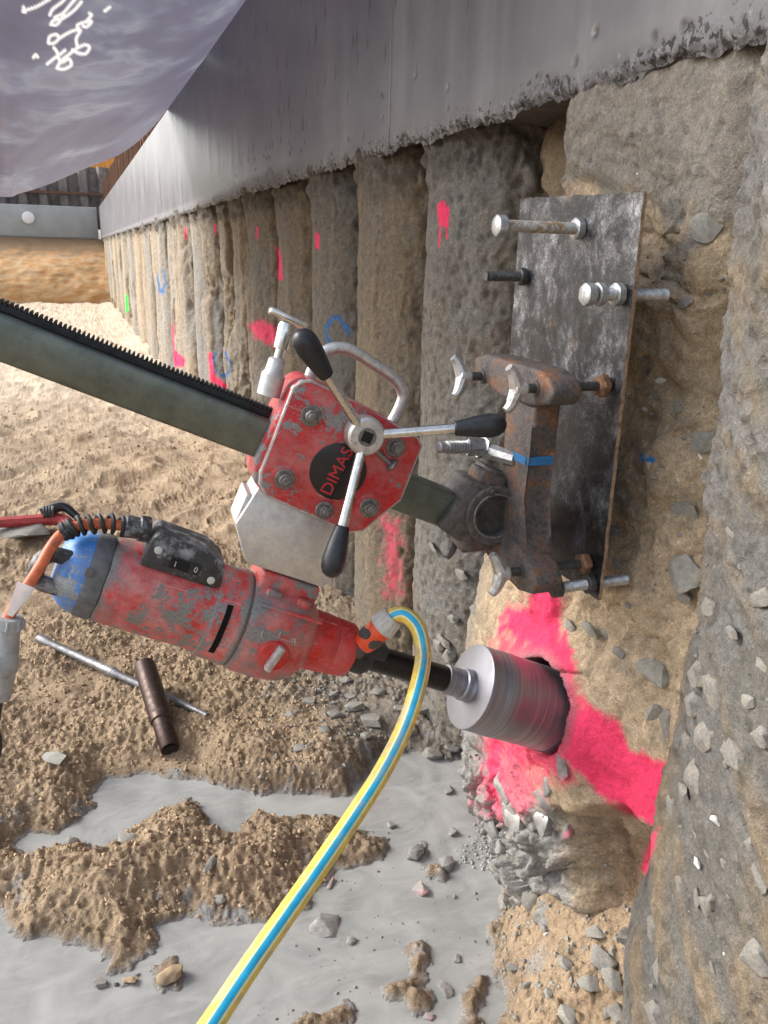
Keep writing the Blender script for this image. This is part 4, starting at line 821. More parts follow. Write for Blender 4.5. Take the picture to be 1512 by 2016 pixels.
kp = Vector((-.282, -.012, .0765)); kn = from_bm('gear_knob', bm_lathe([(0, .0245), (.003, .0245), (.006, .0225), (.0062, .001)], kp, (0, 0, 1), 28), M['red3'], MOT)
bm = bm_box(-.022, .022, -.0055, .0055, .004, .019, .003, 2); bm.transform(Matrix.Translation(kp) @ Matrix.Rotation(radians(78), 4, 'Z')); from_bm('knob_bar', bm, M['bare'], kn)
for dx, dy, ch in ((-.030, .028, '('), (-.004, .034, '/'), (.020, .030, '8')): text('gear_mark', ch, .016, M['bare'], gb, Matrix.Translation((kp.x+dx, kp.y+dy, 0.0780)) @ Matrix.Rotation(radians(20), 4, 'Z'), .0012)
from_bm('front_neck', bm_lathe([(-.228, .048), (-.222, .0495), (-.190, .0485), (-.178, .0470), (-.176, .0458), (-.174, .0470), (-.146, .0455), (-.141, .0430), (-.140, .03)], d=(1, 0, 0), seg=40), M['red3'], MOT)
rc = from_bm('rear_ring', bm_lathe([(-.5765, .0560), (-.576, .0615), (-.572, .0640), (-.554, .0650), (-.5495, .0635), (-.549, .05)], d=(1, 0, 0), seg=48, shape=lambda t: 1/cos((((t+.2)+pi/8) % (pi/4))-pi/8)*.965), M['darkring'], MOT)
from_bm('rear_cap', bm_lathe([(-.617, .020), (-.615, .034), (-.608, .0450), (-.597, .0540), (-.586, .0595), (-.5755, .0620), (-.572, .059)], d=(1, 0, 0), seg=48, shape=lambda t: 1/cos((((t+.2)+pi/8) % (pi/4))-pi/8)*.965), M['blue'], MOT)
from_bm('cap_clip', bm_box(-.580, -.568, .020, .032, .0630, .0675, .001, 1), M['darkring'], rc)
from_bm('rear_grip', bm_tube(smooth_path([ml(185, 1108, .03), ml(135, 1098, .03), ml(105, 1092, .03), ml(84, 1100, .03), ml(72, 1122, .03), ml(74, 1142, .03), ml(98, 1153, .03), ml(135, 1163, .03), ml(180, 1176, .03)], 48), .0115, 14), M['black_dusty'], MOT)
# switch box with gland, spring and cable
sb = from_bm('switch_box', bm_prism([(-.512, .052), (-.508, .098), (-.500, .106), (-.425, .103), (-.396, .090), (-.392, .050)], -.028, .048, .004, 2), M['black_dusty'], MOT)
from_bm('switch_panel', bm_box(-.482, -.428, .062, .080, .0475, .0500, .001, 1), M['rubber'], sb)
from_bm('rocker', bm_box(-.474, -.446, .0640, .0780, .0500, .0530, .001, 1), M['dark_slot'], sb)
text('switch_mark', 'I', .012, M['print'], sb, Matrix.Translation((-.466, .0708, .0533)) @ Matrix.Rotation(radians(4), 4, 'Z')); text('switch_mark', '0', .012, M['print'], sb, Matrix.Translation((-.435, .0708, .0503)))
for x, y in ((-.495, .082), (-.408, .062)): from_bm('cover_screw', bm_lathe([(0, .006), (.002, .0058), (.003, .004)], (x, y, .0475), (0, 0, 1), 14), M['print'], sb)
g0, g1 = ml(288, 1042, .01), ml(240, 1035, .015)
from_bm('cable_gland', bm_lathe([(-.004, .019), (.010, .0195), (.012, .016), (.030, .0165), (.034, .013)], g0, g1-g0, 20), M['black_dusty'], MOT)
sp = smooth_path([ml(246, 1038, .015), ml(215, 1030, .017), ml(180, 1032, .02), ml(150, 1036, .022), ml(128, 1046, .024)], 60); hp = []
for i in range(0, 160):
    f = i/159*(len(sp)-1); j = min(int(f), len(sp)-2); p = sp[j].lerp(sp[j+1], f-j); T = (sp[j+1]-sp[j]).normalized(); _, aa, bb = axes(T); ph = i/159*2*pi*6.5; hp.append(p+(aa*cos(ph)+bb*sin(ph))*.0125)
from_bm('strain_relief', bm_tube(hp, .0032, 8), M['rubber'], MOT)
from_bm('relief_sleeve', bm_lathe([(0, .0085), (.001, .0135), (.016, .0135), (.018, .012)], sp[-1]+(sp[-4]-sp[-1]).normalized()*.012, (sp[-1]-sp[-4]), 18), M['rubber'], MOT)
cab = smooth_path([g1, ml(200, 1031, .017), ml(160, 1034, .02), ml(128, 1046, .025), ml(102, 1075, .045), ml(82, 1110, .06), ml(62, 1142, .068), ml(40, 1175, .072), ml(18, 1212, .075), ml(12, 1225, .075)], 80)
from_bm('cable', bm_tube(cab, .0078, 12), M['orange_cable'], MOT)
t0, t1 = ml(54, 1148, .075), ml(20, 1210, .082); d = (t1-t0).normalized(); sd_ = d.cross(Vector((0, 0, 1))).normalized()
bm = bmesh.new(); q = [bm.verts.new(t0+sd_*.0125+Vector((0, 0, .006))), bm.verts.new(t0-sd_*.0120+Vector((0, 0, .006))), bm.verts.new(t1-sd_*.004+Vector((0, 0, .004))), bm.verts.new(t1+sd_*.005+Vector((0, 0, .004)))]
bm.faces.new(q); bmesh.ops.solidify(bm, geom=list(bm.faces), thickness=.0012); from_bm('cable_tag', bm, M['white'], MOT, False)
c0, c1 = ml(20, 1214, .075), ml(-8, 1400, .085); d = (c1-c0).normalized()
pl = from_bm('cable_plug', bm_lathe([(0, .012), (.001, .0175), (.016, .0185), (.018, .0165), (.022, .0160), (.060, .0185), (.064, .0205), (.078, .0200), (.081, .0180), (.120, .0165), (.122, .012)], c0, d, 24), M['greyplastic'], MOT)
_w = MM.inverted(); ext = [c0+d*.118, c0+d*.16, c0+d*.24]+[_w @ Vector(p) for p in ((-.34, 1.12, .50), (-.46, 1.10, .22), (-.62, 1.05, .075), (-.95, .95, .065), (-1.5, 1.1, .065))]
from_bm('extension_cable', bm_tube(smooth_path(ext, 70), .0075, 10), M['rubber'], MOT)
bm = bmesh.new()
for k in range(8):
    t = 2*pi*k/8; _, aa, bb = axes(d); bm_tube([c0+(aa*cos(t)+bb*sin(t))*.0182+d*.002, c0+(aa*cos(t)+bb*sin(t))*.0190+d*.015], .0022, 6, bm=bm)
from_bm('plug_ribs', bm, M['greyplastic'], pl)
# water swivel and spindle
from_bm('water_collar', bm_lathe([(-.142, .030), (-.138, .033), (-.112, .0335), (-.106, .030), (-.100, .026)], d=(1, 0, 0), seg=32), M['rubber'], MOT)
wb = from_bm('water_inlet', bm_box(-.134, -.088, .012, .036, .004, .040, .004, 2), M['black'], MOT)
from_bm('inlet_eye', bm_lathe([(0, .009), (.002, .008), (.002, .004)], (-.112, .0361, .02), (0, 1, 0), 16), M['rubber'], wb)
i0, i1 = ml(700, 1288, .03), ml(742, 1240, .035); from_bm('inlet_pipe', bm_tube([i0, i1], .0125, 14), M['conn_d'], MOT)

# ------------------------------------------------------------------ core bit
MB = MR.copy(); MB.translation = Vector(OM+A_*0.30); BIT = empty('core_bit', MB); tag(BIT, 'steel core drill bit on a black shaft, biting into the pink-marked soil', 'drill bit')
def bl(name, prof, mat, seg=48): return from_bm(name, bm_lathe([(s-.30, r) for s, r in prof], d=(1, 0, 0), seg=seg), M[mat], BIT)
bl('shaft', [(-.125, .0215), (-.124, .0225), (.046, .0225), (.048, .0205)], 'shaft', 32)
bl('adapter', [(.0475, .0200), (.0485, .0252), (.082, .0255), (.084, .0285), (.092, .0290), (.094, .0265), (.1005, .0300), (.1015, .025)], 'steel_bit')
bl('end_disc', [(.0995, .020), (.1000, .0735), (.1010, .0757), (.1035, .0764), (.106, .0764)], 'steel_bit', 64)
bl('core_barrel', [(.1055, .074), (.1060, .0758), (.138, .0758), (.140, .0768), (.168, .0768), (.1695, .0758), (.272, .0758), (.274, .070)], 'steel_bit', 64)
bl('cutting_crown', [(.2725, .070), (.2730, .0772), (.335, .0772), (.336, .066)], 'bit_wet', 64)

# ------------------------------------------------------------------ hose
HO = empty('garden_hose', loc=rig(-.085, -.255, .05)); tag(HO, 'yellow garden hose with blue stripe and orange coupling, feeding water to the drill', 'hose')
def W(px, py, n): return Vector(rig(*rl(px, py, n)))
k0, k1, k2 = W(722, 1262, .033), W(750, 1232, .037), W(778, 1210, .042); dk = (k2-k0).normalized()
cp = from_bm('coupling', bm_lathe([(-.012, .013), (-.011, .0165), (.004, .0200), (.018, .0190), (.030, .0205), (.033, .0190)], k0, dk, 24), M['conn_o'], HO, world=True)
for t in (0.5, 2.1, 3.6, 5.0):
    _, aa, bb = axes(dk); o = k0+dk*.010+(aa*cos(t)+bb*sin(t))*.0168; bm = bm_lathe([(0, .0085), (.0026, .0080), (.0034, .006)], o, (aa*cos(t)+bb*sin(t)), 12, shape=lambda a: 1+.45*abs(cos(a))); g = from_bm('grip_pad', bm, M['conn_d'], cp); g.matrix_local = HO.matrix_world.inverted()
cr = from_bm('coupling_ring', bm_lathe([(.031, .0205), (.033, .0225), (.040, .0228), (.056, .0190), (.060, .0165)], k0, dk, 28), M['conn_g'], HO, world=True)
for k in range(14):
    t = 2*pi*k/14; _, aa, bb = axes(dk); e = aa*cos(t)+bb*sin(t); g = from_bm('ring_rib', bm_tube([k0+dk*.034+e*.0226, k0+dk*.055+e*.0192], .0016, 6), M['conn_g'], cr); g.matrix_local = HO.matrix_world.inverted()
hpts = [k0+dk*.045, k0+dk*.062, W(800, 1212, .055), W(824, 1240, .075), W(833, 1290, .10)]
hpts += [Vector(at(x, y, d)) for x, y, d in ((822, 1355, 1.205), (795, 1435, 1.175), (752, 1520, 1.13), (698, 1605, 1.08), (630, 1705, 1.02), (560, 1805, .96), (490, 1905, .905), (420, 2010, .855))]
_e = hpts[-1]; _d = hpts[-1]-hpts[-2]; hpts += [_e+_d*1.0, _e+_d*2.0+Vector((0, 0, -.03)), _e+_d*3.0+Vector((0, 0, -.10)), _e+_d*4.0+Vector((-.02, 0, -.22)), _e+_d*5.2+Vector((-.06, -.03, -.36))]
path = smooth_path(hpts, 260); bm = bmesh.new(); P = path; n = len(P); rings = []; SEG = 28
for i in range(n):
    T = (P[min(i+1, n-1)]-P[max(i-1, 0)]).normalized(); V_ = (Vector(CAM)-P[i]).normalized(); side = T.cross(V_).normalized()
    S_ = Vector((-.25, -.80, .55)); A0 = (S_-T*S_.dot(T)).normalized(); B0 = T.cross(A0)        # stripe keeps to one side of the hose
    rings.append([bm.verts.new(P[i]+(A0*cos(t)+B0*sin(t))*.0128) for t in (2*pi*(k+.5)/SEG for k in range(SEG))])
def stripe(k): k = min(k, SEG-1-k) if False else k; dd = min((k+1) % SEG, SEG-(k+1) % SEG); return 1 if dd <= 1 else (2 if dd <= 2 else (0 if dd not in (14,) else 1))
for a, b in zip(rings, rings[1:]):
    for k in range(SEG):
        f = bm.faces.new((a[k], a[(k+1) % SEG], b[(k+1) % SEG], b[k])); f.material_index = stripe(k)
bm.faces.new(rings[0][::-1]); bm.faces.new(rings[-1])
from_bm('hose_line', bm, [M['hose_y'], M['hose_b'], M['hose_c']], HO, world=True)

# ------------------------------------------------------------------ steel plate and its anchors
def ragged_plate():
    T = empty('steel_plate', loc=(.74, 1.157, .94)); tag(T, 'tall black smeared steel plate bolted to the soil face behind the stand', 'steel plate')
    y0, y1, z0, z1 = .987, 1.326, .940, 1.545; out = []
    for (a, b, n) in (((y1, z0), (y0, z0), 26), ((y0, z0), (y0, z1-.004), 50), ((y0, z1-.004), (y1, z1+.004), 26), ((y1, z1+.004), (y1, z0), 50)):
        for k in range(n): t = k/n; out.append((a[0]+(b[0]-a[0])*t+random.uniform(-.0012, .0012), a[1]+(b[1]-a[1])*t+random.uniform(-.0012, .0012)))
    bm = bm_prism(out, .736, .742); bm.transform(Matrix([[0, 0, 1, 0], [1, 0, 0, 0], [0, 1, 0, 0], [0, 0, 0, 1]]))
    for f in bm.faces:
        if len(f.verts) == 4: f.material_index = 1
    from_bm('plate_sheet', bm, [M['plate'], M['plate_edge']], T, False, world=True)
ragged_plate()
def anchor(y, z, xh, xin, label, r=.009, head=True, mat='zinc', nuts=(.722,), headx=None, nutmat='zinc', rough_in=None):
    t = empty('anchor_bolt', loc=(.736, y, z)); tag(t, label, 'bolt', 'anchor bolts through the steel plate')
    prof = [(0, r*.92)]; L = xin-xh; k = .004
    while k < L-.002: prof += [(k, r*.90), (k+.0012, r)]; k += .0024
    prof.append((L, r*.9)); from_bm('threaded_shank', bm_lathe(prof, (xh, y, z), (1, 0, 0), 14), M[mat], t, world=True)
    if head: from_bm('bolt_head', bm_lathe([(-.003, r*1.35), (-.001, r*1.75), (.011, r*1.8), (.013, r*1.5)], (xh, y, z), (1, 0, 0), 18, shape=hexprof), M[nutmat], t, world=True)
    for x in nuts: from_bm('nut', bm_lathe([(0, r*1.5), (.002, r*1.85), (.012, r*1.85), (.014, r*1.6)], (x-.002, y, z), (1, 0, 0), 18, shape=hexprof), M[nutmat], t, world=True)
    return t
anchor(1.128, 1.496, .590, .80, 'long rusty-zinc bolt near the top edge of the black plate', mat='zinc_rust')
anchor(1.288, 1.421, .658, .80, 'dark headless stud at the far left edge of the black plate', head=False, mat='dark_bolt', nutmat='dark_bolt', r=.0085)
anchor(1.008, 1.405, .672, .812, 'short zinc bolt with two nuts at the right edge of the black plate', nuts=(.690, .720), r=.0092)
anchor(1.004, .962, .662, .80, 'threaded bolt at the bottom corner of the black plate', nuts=(.722,), mat='zinc', nutmat='dark_bolt')

# ------------------------------------------------------------------ tools on the sand
def gh(x, y): return float(ground_h(np.array([x]), np.array([y]))[0][0])
def hit_ground(px, py, lift=0.0):
    z = .05
    for _ in range(6): p = onZ(px, py, z); z = gh(p[0], p[1])
    return Vector((p[0], p[1], z+lift))
a, b = hit_ground(78, 1266, .018), hit_ground(408, 1408, .006); d = b-a; L = d.length
ROD = empty('steel_bar', loc=a); tag(ROD, 'long grey steel bar half sunk in the sand, under the brown pipe', 'bar')
from_bm('bar_shank', bm_lathe([(0, .012), (.002, .0175), (.05, .0170), (.055, .0145), (L*.45, .0145), (L*.46, .017), (L*.49, .017), (L*.50, .0135), (L*.85, .013), (L, .009)], a, d, 16), M['rod'], ROD, world=True)
from_bm('bar_collar', bm_lathe([(L*.455, .0165), (L*.457, .0185), (L*.478, .0185), (L*.48, .0165)], a, d, 16), M['rod'], ROD, world=True)
b = hit_ground(336, 1488, .024); a = Vector(at(284, 1308, 2.62)); a.z = max(a.z, gh(a.x, a.y)+.06); d = a-b; L = d.length
PIPE = empty('steel_pipe', loc=b); tag(PIPE, 'short dark brown steel pipe lying across the grey bar on sand', 'pipe')
from_bm('pipe_tube', bm_lathe([(.10, .0285), (.105, .0335), (L-.012, .0345), (L-.003, .032), (L, .026)], b, d, 28), M['brownpipe'], PIPE, world=True)
from_bm('pipe_spigot', bm_lathe([(.006, .018), (.0, .019), (-.004, .026), (.0, .0285), (.104, .0290)][1:], b, d, 28), M['brownpipe'], PIPE, world=True)
from_bm('pipe_bore', bm_lathe([(-.0055, .0175), (-.005, .001)], b, d, 24), M['dark_slot'], PIPE, world=True)
# red tool at the left edge
a, b, c = hit_ground(-70, 1052, .05), hit_ground(118, 1040, .05), hit_ground(108, 1020, .10)
TL = empty('red_tool', loc=b); tag(TL, 'faded red tool with black grip lying on sand behind the motor, left edge', 'tool')
from_bm('tool_arm', bm_tube(smooth_path([a, a.lerp(b, .6), b, b+Vector((.05, -.08, -.03))], 20), lambda t: .026+.012*t, 8), M['redtool'], TL, world=True)
from_bm('tool_grip', bm_tube(smooth_path([a.lerp(b, .82)+Vector((0, 0, .035)), b+Vector((.02, .02, .06)), b+Vector((.09, -.02, .01))], 14), lambda t: .030-.012*t, 10), M['black'], TL, world=True)
for k in range(4): from_bm('grip_rib', bm_lathe([(0, .031), (.006, .033), (.012, .031)], a.lerp(b, .84+.03*k)+Vector((0, 0, .042)), b-a, 12), M['black_dusty'], TL, world=True)

# ================================================================== STONES, RUBBLE, CRUMBS
def rock_mesh(name, seed, flat=0.6, npt=15, lumpy=0.0, rough=0.03):
    r = random.Random(seed); bm = bmesh.new()
    for _ in range(npt):
        v = Vector((r.gauss(0, 1), r.gauss(0, 1), r.gauss(0, 1))).normalized(); m = max(abs(v.x), abs(v.y), abs(v.z)); v = v.lerp(v/m*.8, .6)
        bm.verts.new((v.x*.5, v.y*.5, v.z*.5*flat))
    bmesh.ops.convex_hull(bm, input=list(bm.verts))
    for v in [v for v in bm.verts if not v.link_faces]: bm.verts.remove(v)
    bmesh.ops.subdivide_edges(bm, edges=list(bm.edges), cuts=3, use_grid_fill=True)
    V = np.array([v.co for v in bm.verts]); nz = fbm(V+seed*3.3, 3.0, 3)
    nz2 = fbm(V+seed*1.7, 9.0, 3)
    for v, q, q2 in zip(bm.verts, nz, nz2): v.co *= 1+rough*2.4*q+rough*1.3*q2+lumpy*q
    bmesh.ops.smooth_vert(bm, verts=list(bm.verts), factor=.18, use_axis_x=True, use_axis_y=True, use_axis_z=True)
    if lumpy: bmesh.ops.smooth_vert(bm, verts=list(bm.verts), factor=.5, use_axis_x=True, use_axis_y=True, use_axis_z=True)
    me = bpy.data.meshes.new(name); bmesh.ops.recalc_face_normals(bm, faces=bm.faces); bm.to_mesh(me); bm.free()
    me.polygons.foreach_set('use_smooth', np.ones(len(me.polygons), bool)); me.set_sharp_from_angle(angle=radians(34)); return me
ROCK = {}
def rock_data(kind, v):
    if (kind, v) not in ROCK:
        me = rock_mesh('clod' if kind == 'sandclod' else 'stone', hash((len(kind), v)) % 1000+v, flat=(.55, .7, .45, .8, .6, .5)[v % 6], npt=(13, 16, 12, 18, 14, 15)[v % 6], lumpy=.42 if kind == 'sandclod' else 0)
        me.materials.append(M[kind]); ROCK[(kind, v)] = me
    return ROCK[(kind, v)]
def solid(P):
    """inside the near pile (1), the soil face (2) or the second pile (3)"""
    r = np.zeros(len(P), int); r[(P[:, 0]-CX0)**2+(P[:, 1]-CY0)**2 < R0(P[:, 2])**2] = 1
    m = (r == 0) & (P[:, 1] > .8) & (P[:, 1] < 1.55); r[np.where(m)[0][P[m, 0] > X1(P[m, 1], P[m, 2])]] = 2
    m = (r == 0) & ((P[:, 0]-1.185)**2+(P[:, 1]-2.057)**2 < .297**2); r[m] = 3; return r
def hit_wall(px, py):
    R = ray(px, py); t = np.linspace(.55, 2.4, 500); P = CAM+R*t[:, None]; h = solid(P); k = np.argmax(h > 0)
    return (Vector(P[k]), int(h[k]), t[k]) if h[k] else (None, 0, 0)
def add_rock(kind, v, name='stone', parent=None):
    o = bpy.data.objects.new(name, rock_data(kind, v)); COL.objects.link(o)
    if parent: o.parent = parent
    return o
PARTS = {c.name: c for c in WALL.children}; NEAR = PARTS['pile']; SOILF = PARTS['soil_face']; PILE2 = PARTS['pile.001']
def wall_stone(px, py, w_, h_, ang=0, kind='stone', depth=.45, proud=.22):
    p, who, t = hit_wall(px, py)
    if who == 0: return
    mpp = t/FPX; nrm = Vector((-1, 0, .05))
    if who == 1: proud -= .02
    if who == 1: nrm = Vector((p.x-CX0, p.y-CY0, 0)).normalized()
    X_ = Vector((0, 0, 1)).cross(nrm).normalized(); Y_ = nrm.cross(X_)
    fore = max(.35, abs((Vector(CAM)-p).normalized().dot(nrm)))                     # widen what is seen at a slant
    sx, sy = w_*mpp/fore*1.1, h_*mpp*1.1; q = radians(ang); sz = min(sx, sy)*depth*1.6
    Rm = Matrix((X_, Y_, nrm)).transposed() @ Matrix.Rotation(q, 3, 'Z')
    if who == 1 and kind == 'stone' and random.random() < .85: kind = 'stone_dark'
    par = {1: NEAR, 2: SOILF, 3: PILE2}[who]; o = add_rock(kind, random.randrange(6), 'stone', par)
    M4 = (Matrix.Translation(p+nrm*sz*(proud-.30)) @ Rm.to_4x4() @ Matrix.Diagonal((sx, sy, sz*1.5, 1)))
    o.matrix_parent_inverse = Matrix.Identity(4); o.matrix_local = (Matrix.Translation(WALL.location)).inverted() @ M4
for e in [(1373, 871, 60, 48, 10), (1329, 804, 24, 32, 0), (1372, 818, 18, 14, 30), (1340, 1006, 60, 56, 20), (1336, 1135, 78, 100, 15), (1212, 1111, 38, 22, -20), (1252, 1124, 20, 16, 0), (1207, 1046, 30, 24, 0), (1412, 932, 20, 26, 0),
          (1302, 922, 24, 18, 0), (1287, 779, 22, 20, 0), (1387, 450, 50, 82, 35), (1345, 600, 36, 30, 20), (1385, 584, 27, 25, 0), (1413, 554, 34, 24, -15), (1315, 359, 15, 15, 0), (1325, 386, 12, 13, 0), (1349, 549, 15, 13, 0), (1373, 333, 22, 24, 0),
          (1277, 1335, 92, 86, -30), (1159, 1243, 34, 28, 0), (1189, 1244, 26, 22, -30), (1122, 1232, 20, 24, 0), (1213, 1284, 26, 26, 0), (1373, 1325, 32, 56, 10), (1400, 1357, 38, 76, 12), (1365, 1379, 28, 50, -8), (1381, 1450, 28, 64, 18), (1352, 1458, 20, 38, 5),
          (1362, 1529, 32, 64, 0), (1343, 1562, 22, 48, -15), (1322, 1592, 30, 80, 10), (1449, 1486, 46, 70, 10), (1496, 1445, 40, 44, 0), (1496, 1177, 46, 40, 30), (1290, 1412, 24, 52, 0), (1316, 1424, 28, 62, 5), (1475, 1658, 22, 28, 0), (1430, 1500, 10, 24, 0),
          (1493, 1726, 38, 62, 25), (1485, 1876, 64, 70, 20), (1289, 1828, 20, 50, -5), (1299, 1915, 18, 52, 0), (1286, 1986, 32, 46, 10), (1386, 1782, 22, 40, 10), (1378, 1660, 34, 10, 0), (1372, 1765, 14, 44, 8), (1398, 1772, 16, 36, -5),
          (1340, 1170, 40, 34, 0), (1368, 1120, 22, 40, 0), (1455, 1110, 16, 18, 0), (1440, 1050, 22, 16, 0), (1470, 1380, 20, 30, 10), (1500, 1310, 26, 22, 0), (1440, 1245, 18, 24, 0), (1425, 1700, 12, 18, 0), (1460, 1950, 24, 30, 0), (1400, 1900, 16, 22, 0), (1340, 1740, 14, 30, 0),
          (1262, 700, 30, 22, -30), (1235, 1190, 16, 14, 0), (1395, 1195, 30, 50, 15), (1285, 720, 22, 20, 0), (1300, 1060, 14, 12, 0), (1255, 640, 18, 14, 0)]:
    wall_stone(*e, kind='stone' if random.random() < .72 else 'stone_dark')
for e in [(790, 1255, 26, 40, 10), (860, 1270, 18, 26, 0), (872, 1262, 24, 20, 0), (880, 1290, 18, 28, 15), (820, 1170, 14, 26, 0), (905, 1130, 26, 22, 0), (850, 1075, 20, 16, 0), (935, 1200, 18, 22, 20), (800, 1100, 16, 22, 0), (888, 1215, 20, 16, 0), (918, 1290, 26, 24, 0), (865, 1405, 24, 18, 0), (826, 1330, 20, 30, 20)]:
    wall_stone(*e, kind='stone_dark', proud=.2)
for e in [(1302, 750, 20, 14), (1271, 806, 12, 9), (1378, 899, 13, 10), (1412, 795, 8, 9), (1330, 553, 8, 6), (1360, 590, 12, 8), (1300, 382, 8, 6), (1254, 343, 7, 6), (1409, 1617, 11, 20), (1348, 1830, 10, 12), (1375, 1700, 12, 16), (1499, 1650, 20, 18), (1336, 945, 7, 6), (1296, 905, 8, 8), (1436, 1500, 8, 6), (1430, 1880, 8, 10), (777, 714, 8, 9), (805, 720, 7, 7), (772, 655, 5, 4)]:
    wall_stone(*e, ang=random.uniform(-40, 40), kind='shell', proud=.45)
for k in range(14):   # broken, slurry-washed toe under the bit
    px, py = random.uniform(945, 1150), random.uniform(1490, 1700)
    if py > 1560+.75*(1150-px): continue
    wall_stone(px, py, random.uniform(24, 40), random.uniform(36, 60), random.uniform(-60, 60), kind=random.choice(['stone_wet', 'stone_wet', 'stone_pink']), proud=.12, depth=.6)
# pebbles too small to pick apart, pressed into the near pile and the soil face
def lowrock(r):
    a = [(1, 0, 0), (-1, 0, 0), (0, 1, 0), (0, -1, 0), (0, 0, 1), (0, 0, -1)]
    V = np.array(a, float)*(0.75+0.5*r.random((6, 1)))+r.normal(size=(6, 3))*.12; return V
LF = np.array([(0, 2, 4), (2, 1, 4), (1, 3, 4), (3, 0, 4), (2, 0, 5), (1, 2, 5), (3, 1, 5), (0, 3, 5)])
def rock_heap(name, pts, sizes, mat, parent=None, flat=.7):
    Vs, Fs = [], []
    for k, (p, s) in enumerate(zip(pts, sizes)):
        q = lowrock(RNG)*s*.5*np.array([1, 1, flat]); t = RNG.random()*6.28; c, si = cos(t), sin(t); q = q@np.array([[c, -si, 0], [si, c, 0], [0, 0, 1]]); Vs.append(q+p); Fs.append(LF+6*k)
    o = _np0(name, np.concatenate(Vs), np.concatenate(Fs), mat, None, smooth=False)
    if parent is not None:
        o.parent = parent
        if parent.type != 'EMPTY': o.matrix_local = Matrix.Translation(-WALL.location)
    o['kind'] = 'stuff'; return o
y = RNG.uniform(.86, 1.45, 500); z = RNG.uniform(.05, 1.47, 500); y = np.where((z > .40) & (z < .90), .80, y); x = X1(y, z); rock_heap('pebbles', np.stack([x-.001, y, z], 1), RNG.uniform(.004, .012, 500), M['stone'], SOILF)
ph = RNG.uniform(-.3, 1.4, 200); z = RNG.uniform(.03, 1.4, 200); r = R0(z)+.001; rock_heap('pebbles', np.stack([CX0-np.cos(ph)*r, CY0+np.sin(ph)*r, z], 1), RNG.uniform(.003, .009, 200), M['stone_dark'], NEAR)

# loose stones lying about
def lay(px, py, w_, h_, kind, label, group=None, cat='stone', sink=.25, name='stone', z=None):
    p = hit_ground(px, py) if z is None else Vector(onZ(px, py, z)); t = (p-Vector(CAM)).dot(Vector(FW)); mpp = t/FPX
    o = add_rock(kind, random.randrange(6), name); sx, sy = w_*mpp*1.05, h_*mpp*1.25; sz = min(sx, sy)*.8
    gz = max(p.z, LVL) if z is None else p.z
    o.location = (p.x, p.y, gz+sz*(.5-sink)*.6); o.scale = (sx, sy, sz); o.rotation_euler = (random.uniform(-.2, .2), random.uniform(-.2, .2), random.uniform(-.5, .5)-YAW)
    tag(o, label, cat, group); return o
G1 = 'loose stones on the bank by the near pile'
LB = {(1059, 1738): 'grey stone at the top of the bank, right at the slurry edge', (1046, 1782): 'large leaning grey stone just below the top one at the slurry edge', (1228, 1715): 'broad stone close under the pink-painted ledge',
      (1156, 1705): 'rounded stone beside the slurry trickle, left of the broad one', (1174, 1828): 'grey stone in mid bank, above the largest one', (1184, 1884): 'largest stone of the sandy bank', (1205, 1925): 'grey stone touching the lower right of the largest bank stone',
      (1159, 1940): 'grey stone below left of the largest bank stone', (1115, 1889): 'flat stone left of the largest bank stone', (1120, 1994): 'lowest stone of the sandy bank, near the bottom edge', (1215, 2000): 'stone at the bottom edge beside the near pile foot',
      (1225, 1848): 'stone leaning towards the near pile, right of mid bank', (1250, 1900): 'stone lodged against the near pile foot'}
for e in [(1059, 1738, 48, 38), (1046, 1782, 50, 50), (1228, 1715, 46, 48), (1156, 1705, 46, 38), (1174, 1828, 42, 44), (1184, 1884, 58, 58), (1205, 1925, 40, 50), (1159, 1940, 46, 38), (1115, 1889, 42, 26), (1120, 1994, 46, 44), (1215, 2000, 42, 40), (1197, 1966, 26, 20), (1225, 1848, 50, 44), (1090, 1752, 30, 28), (1250, 1760, 26, 30), (1260, 1830, 30, 26), (1040, 1945, 26, 22), (1070, 1830, 22, 18), (1140, 1790, 24, 20), (1250, 1900, 30, 36), (1010, 1915, 30, 20), (1255, 1965, 26, 30), (1080, 1960, 24, 22), (1180, 1765, 22, 20)]:
    lay(*e, kind=random.choice(['stone', 'stone', 'stone_dark']), label=LB.get(e[:2], 'small loose grey stone between the larger ones on the sandy bank'), group=G1, sink=.12)
lay(993, 1777, 40, 44, 'stone_dark', 'dark wet stone at the slurry edge of the sandy bank', sink=.3)
lay(108, 1500, 66, 30, 'stone', 'flat pale grey stone on open sand at far left')
lay(250, 1654, 44, 32, 'stone', 'pale grey stone half buried on the left slope of the sand mound', sink=.4)
lay(412, 1711, 24, 38, 'stone_dark', 'dark upright stone in the middle of the sand mound')
lay(432, 1772, 28, 22, 'stone', 'small pale stone at the foot of the sand mound')
lay(310, 1768, 24, 20, 'stone', 'small pale stone left of the dark upright one on the mound', sink=.4)
lay(140, 1656, 34, 20, 'stone_dark', 'flat brown stone at the left tip of the upper slurry pool')
lay(201, 1947, 36, 26, 'stone_dark', 'dark square stone in the slurry at lower left')
lay(230, 1945, 10, 10, 'rubber', 'tiny black lump beside the dark square stone in slurry', cat='lump')
lay(332, 1922, 56, 44, 'sandclod', 'large sand clod standing in the slurry at lower left', cat='sand clod', name='sand_clod')
lay(256, 1932, 36, 22, 'sandclod', 'small flat sand clod left of the large one in slurry', cat='sand clod', name='sand_clod')
lay(643, 1842, 76, 52, 'stone_wet', 'wide slurry-covered lump right of the hose', cat='lump', name='slurry_lump', sink=.42)
lay(690, 1870, 24, 18, 'stone_wet', 'small slurry lump beside the wide one right of the hose', cat='lump', name='slurry_lump', sink=.4)
